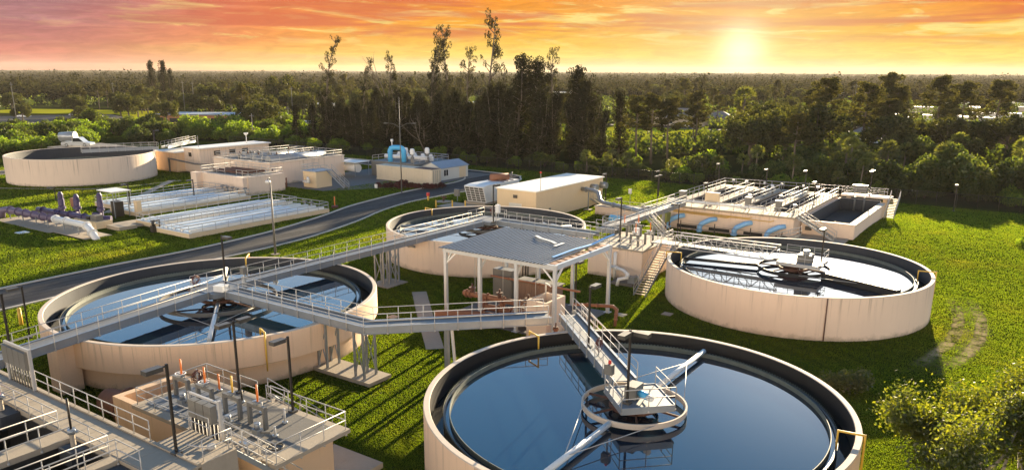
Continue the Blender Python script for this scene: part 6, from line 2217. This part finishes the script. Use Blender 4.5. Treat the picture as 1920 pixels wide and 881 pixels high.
def lawn():
    M = 1900000
    az_ = np.radians(rng.uniform(-40, 40, M))
    u = rng.random(M)
    dmin, dmax = 30.0, 215.0
    dist = dmin * (dmax / dmin) ** u                    # log-uniform: same density in the picture
    fx, fy = np.sin(az_) * dist, np.cos(az_) * dist
    x = fx * math.cos(yaw) - fy * math.sin(yaw)
    y = fx * math.sin(yaw) + fy * math.cos(yaw)
    ok = (y < 149.3) & (y > 8)
    for (cx, cy), r in ((S_, 12.15), (W_, 12.35), (N_, 12.3), (E_, 12.35), (NW_, 13.9)):
        ok &= (x - cx) ** 2 + (y - cy) ** 2 > r * r
    ok &= ~in_poly(x, y, RL + RR[::-1])
    for x0, x1, y0, y1 in ((-62.5, -30.6, 0, 18.8), (-44.6, -29.6, 22.3, 26.8), (-34.4, -30.6, 18.8, 21), (-44.4, -32.5, 53.4, 63.4), (-41.2, -34.6, 75, 83), (-45.5, -20, 105.3, 131), (-26.7, -19.4, 131, 133.6),
                           (-70.3, -63.1, 98.1, 119.4), (-84, -71.5, 98.5, 116), (-115.8, -100.7, 118, 139), (-130, -112, 100, 139), (-109.6, -94, 60, 85.7), (-130.2, -115.2, 65, 87.2), (-134, -119, 88, 97), (-143, -125, 97, 118.3), (-167, -153, 100, 121),
                           (-58.8, -51, 108.9, 112), (-33, -29, 26.9, 29.2), (-44, -38, 37.2, 39.5), (-129.5, -104.6, 51, 56.6), (-116.5, -107, 56.2, 64.6), (-27, -20, 103.6, 108.8)):
        ok &= ~((x > x0) & (x < x1) & (y > y0) & (y < y1))
    for (a, b_, w) in (((-51.7, 58.3), (-39.3, 46.1), .75), ((-122, 64), (-148, 92), .75), ((-149.2, 75.8), (-146.5, 93), .5), ((-170, 63), (-149.2, 75.8), .5)):
        dx, dy = b_[0] - a[0], b_[1] - a[1]
        L_ = math.hypot(dx, dy)
        tt = ((x - a[0]) * dx + (y - a[1]) * dy) / L_
        pp = np.abs((x - a[0]) * dy - (y - a[1]) * dx) / L_
        ok &= ~((tt > 0) & (tt < L_) & (pp < w))
    # worn patches thin the grass beside the east tank
    wx = np.abs(x + 6.1 - 2.4 * np.sin((y - 62) / 9))
    worn = ((wx < 1.9) & (rng.random(M) < .35) | (np.abs(wx - .9) < .5)) & (y > 65) & (y < 87)
    ok &= ~(worn & (rng.random(M) < .9 * np.sin(np.clip((y - 65) / 22, 0, 1) * np.pi) ** .4))
    x, y, dist = x[ok], y[ok], dist[ok]
    n = len(x)
    z = 0.95 * np.exp(-(((x + 11) / 20) ** 2 + ((y - 117) / 17) ** 2)) * (y > 60)
    s = np.clip(dist / 60, .7, 2.6)
    hgt = .07 * s ** .7 * rng.uniform(.6, 1.35, n)
    patch = np.sin(x * .9 + 2 * np.sin(y * .35)) * np.sin(y * .8 + 1.7 * np.sin(x * .27))
    hgt *= 1 + .22 * patch
    wid = .030 * s * rng.uniform(.7, 1.3, n)
    a = rng.uniform(0, 2 * math.pi, n)
    lean = rng.normal(size=(n, 2)) * .45
    v = np.empty((n, 3, 3))
    v[:, 0] = np.stack([x + np.cos(a) * wid, y + np.sin(a) * wid, z], 1)
    v[:, 1] = np.stack([x - np.cos(a) * wid, y - np.sin(a) * wid, z], 1)
    v[:, 2] = np.stack([x + lean[:, 0] * hgt, y + lean[:, 1] * hgt, z + hgt], 1)
    me = bpy.data.meshes.new("lawn_grass")
    me.vertices.add(n * 3)
    me.vertices.foreach_set("co", v.reshape(-1))
    me.loops.add(n * 3)
    me.loops.foreach_set("vertex_index", np.arange(n * 3, dtype=np.int32))
    me.polygons.add(n)
    me.polygons.foreach_set("loop_start", np.arange(0, n * 3, 3, dtype=np.int32))
    me.materials.append(GRASS)
    me.update(calc_edges=True)
    o = bpy.data.objects.new("lawn_grass", me)
    COL.objects.link(o)
    tag(o, "mown lawn grass between the tanks", "grass", None, "stuff")


lawn()

# ---------------------------------------------------------------- buildings, cars and masts beyond the belt
def hip_house(x, y, w, d_, h, rz, label, wall, roof, windows=3, name="house"):
    t = thing(name, label, "house", (x, y, 0))
    t.rotation_euler = (0, 0, rz)

    def B(mb, n, m, par=None):
        o = mb.build(n, m)
        o.parent = par or t
        return o
    B(MB().box(-w / 2, w / 2, -d_ / 2, d_ / 2, -.2, h), "wall", wall)
    e, r = .6, min(w, d_) / 2
    mb = MB()
    a = [(-w / 2 - e, -d_ / 2 - e, h), (w / 2 + e, -d_ / 2 - e, h), (w / 2 + e, d_ / 2 + e, h), (-w / 2 - e, d_ / 2 + e, h)]
    top = [(-w / 2 + r, 0, h + r * .62), (w / 2 - r, 0, h + r * .62)]
    mb.add(a + top, [(0, 1, 5, 4), (1, 2, 5), (2, 3, 4, 5), (3, 0, 4), (3, 2, 1, 0)])
    B(mb, "roof", roof)
    for k in range(windows):
        cx = -w / 2 + w * (k + .5) / windows
        f = B(MB().box(cx - .75, cx + .75, -d_ / 2 - .05, -d_ / 2 - .002, .9, 2.1), "window", WHITE)
        B(MB().box(cx - .65, cx + .65, -d_ / 2 - .07, -d_ / 2 - .052, 1.0, 2.0), "pane", GLASS, f)
    B(MB().box(w * .1, w * .1 + 1.0, -d_ / 2 - .06, -d_ / 2 - .003, 0, 2.1), "door", BRICK)
    return t


HOUSEW = mat("house_wall", (.50, .42, .32), .8, var=.06)
hip_house(-133, 318, 22, 12, 3.4, R(20), "tan house with a grey hip roof beyond the yellow field", HOUSEW, ROOFTILE, 4)
hip_house(-120, 330, 12, 9, 3.2, R(20), "small wing house right behind the tan hip-roofed house", HOUSEW, ROOFTILE, 2)
hip_house(-178, 405, 18, 11, 3.4, R(25), "house with a brown roof farther behind the tan house", HOUSEW, ROOFTILE, 3)
hip_house(-54, 290, 8.5, 7, 2.6, R(15), "small hut with a dark hip roof in the right-hand trees", SHED, ROOFTILE, 1)
car(-126.5, 308.5, R(20), CARWHITE, "white car parked before the tan hip-roofed house")
struct(MB().prism([(-150, 235), (-98, 232), (-96, 296), (-150, 300)], .0, .03), "field", FARGRASS)
struct(MB().prism([(-190, 300), (-98, 297), (-98, 304), (-190, 307)], .0, .06), "road", ASPHALT)
struct(MB().prism([(-50, 276), (-42, 278), (-42, 300), (-50, 298)], .0, .06), "pavement", RIM)
# parking lot at the left with vehicles
struct(MB().prism([(-430, 150), (-338, 148), (-296, 183), (-392, 214)], 0, .05), "parking_lot", ASPHALT)
struct(MB().prism([(-470, 170), (-392, 216), (-296, 185), (-290, 205), (-400, 250), (-480, 215)], 0, .04), "field", FARGRASS)
for x, y, m, kd, lab in ((-398, 176, CARWHITE, "truck", "white van at the left end of the far parking lot"), (-392, 196, CARSILV, "car", "pale blue-grey car in the far parking lot"), (-380, 201, CARDARK, "car", "dark car next to the pale one in the far parking lot"), (-336, 189, CARDARK, "car", "black car near the orange wall"), (-329, 188, CARRED, "car", "dark red car beside the black one near the orange wall"), (-418, 167, CARRED, "truck", "rust-red truck at the far left of the parking lot")):
    car(x, y, R(rnd.uniform(20, 60)), m, lab, kd)
t = thing("store_building", "low building with a grey roof and orange end wall beside the parking lot", "building", (-290, 205, 0))
t.rotation_euler = (0, 0, R(31))
for mb, n, m in ((MB().box(-24, 24, -8, 8, -.2, 3.8), "wall", BRICK), (MB().box(-24.5, 24.5, -8.5, 8.5, 3.8, 4.3), "roof", ROOFGREY), (MB().box(-18, 18, -8.06, -8.002, .8, 2.6), "window", GLASS)):
    o = mb.build(n, m)
    o.parent = t
for k, (x, y, w, d_, h, rz, lab, wl_, rf) in enumerate((
        (-330, 290, 30, 14, 4.5, 25, "long pale blue-windowed building behind the left trees", SHED, ROOFGREY), (-270, 330, 40, 18, 5.5, 30, "wide grey building among the trees between spires and tall row", PANEL, ROOFGREY),
        (-238, 200, 12, 5, 3.0, 30, "white flat trailer by the left green belt", WHITE, WHITE_ROOF), (-560, 420, 30, 16, 5, 30, "small pinkish building far left under the horizon", HOUSEW, WHITE_ROOF),
        (-16, 430, 34, 9, 4, 10, "pale long roof at the far right edge", SHED, WHITE_ROOF), (-30, 395, 18, 9, 3.4, 8, "pale small house below the long roof at the right edge", SHED, ROOFGREY),
        (-150, 640, 60, 24, 7, 20, "wide white building in the distance left of the sun", WHITE, WHITE_ROOF), (-330, 520, 50, 20, 6, 30, "wide pale building behind the tall dark row", SHED, WHITE_ROOF))):
    t = thing("building", lab, "building", (x, y, 0))
    t.rotation_euler = (0, 0, R(rz))
    for mb, n, m in ((MB().box(-w / 2, w / 2, -d_ / 2, d_ / 2, -.2, h), "wall", wl_), (MB().box(-w / 2 - .4, w / 2 + .4, -d_ / 2 - .4, d_ / 2 + .4, h, h + .35), "roof", rf), (MB().box(-w * .38, w * .38, -d_ / 2 - .06, -d_ / 2 - .002, h * .3, h * .62), "window", GLASS)):
        o = mb.build(n, m)
        o.parent = t
rq = random.Random(77)
for k in range(34):
    x, y = rq.uniform(-75, 60), rq.uniform(330, 720)
    t = thing("mobile_home", "pale mobile home in the far park at the right", "house", (x, y, 0), "mobile homes at the far right")
    t.rotation_euler = (0, 0, R(rq.choice([10, 100]) + rq.uniform(-5, 5)))
    for mb, n, m in ((MB().box(-9, 9, -2.4, 2.4, 0, 3.0), "wall", rq.choice([SHED, WHITE, HOUSEW])), (MB().box(-9.3, 9.3, -2.7, 2.7, 3.0, 3.3), "roof", rq.choice([WHITE_ROOF, ROOFGREY, WHITE_ROOF]))):
        o = mb.build(n, m)
        o.parent = t


def utility_pole(x, y, h, label, r=.22):
    t = thing("utility_pole", label, "utility pole", (x, y, 0), "utility poles beyond the belt")
    MB().tube([(x, y, 0), (x, y, h)], [r * .75, r * .5], 8).build("pole", CONC_DK, t)
    MB().bar((x - 1.2, y, h - .8), (x + 1.2, y, h - .8), .15, .15).build("crossarm", PANEL, t)


for x, y, h, lab in ((-300, 130, 17.5, "leaning-looking grey utility pole at the photo's left edge"), (-425, 235, 15, "pale utility pole between the left edge and the spiky trees"), (-360, 240, 16, "grey utility pole in front of the spiky left trees"), (-330, 215, 17, "pale thick pole by the grey-roofed store"),
                     (-268, 225, 15, "grey pole among the trees right of the grey-roofed store"), (-205, 156, 9, "thin grey pole behind the left bushes"), (-104, 225, 11, "thin pole before the yellow field"), (-62, 310, 18, "slim pole behind the right-hand belt"), (-236, 196, 9, "thin pole beside the white trailer")):
    utility_pole(x, y, h, lab)

# ---------------------------------------------------------------- evening haze
mb = MB().box(-6200, 6200, -700, 8200, -2.0, 60.0)
hz = bpy.data.materials.new("haze")
hz.use_nodes = True
hz.node_tree.nodes.clear()
hb = NB(hz.node_tree)
pv = hb.new('ShaderNodeVolumePrincipled')
pv.inputs['Color'].default_value = (.95, .86, .74, 1)
pv.inputs['Density'].default_value = .000045
pv.inputs['Anisotropy'].default_value = .15
ho = hb.new('ShaderNodeOutputMaterial')
hz.node_tree.links.new(pv.outputs[0], ho.inputs['Volume'])
struct(mb, "haze", hz, "thin warm evening haze over the plain", None, 'stuff')
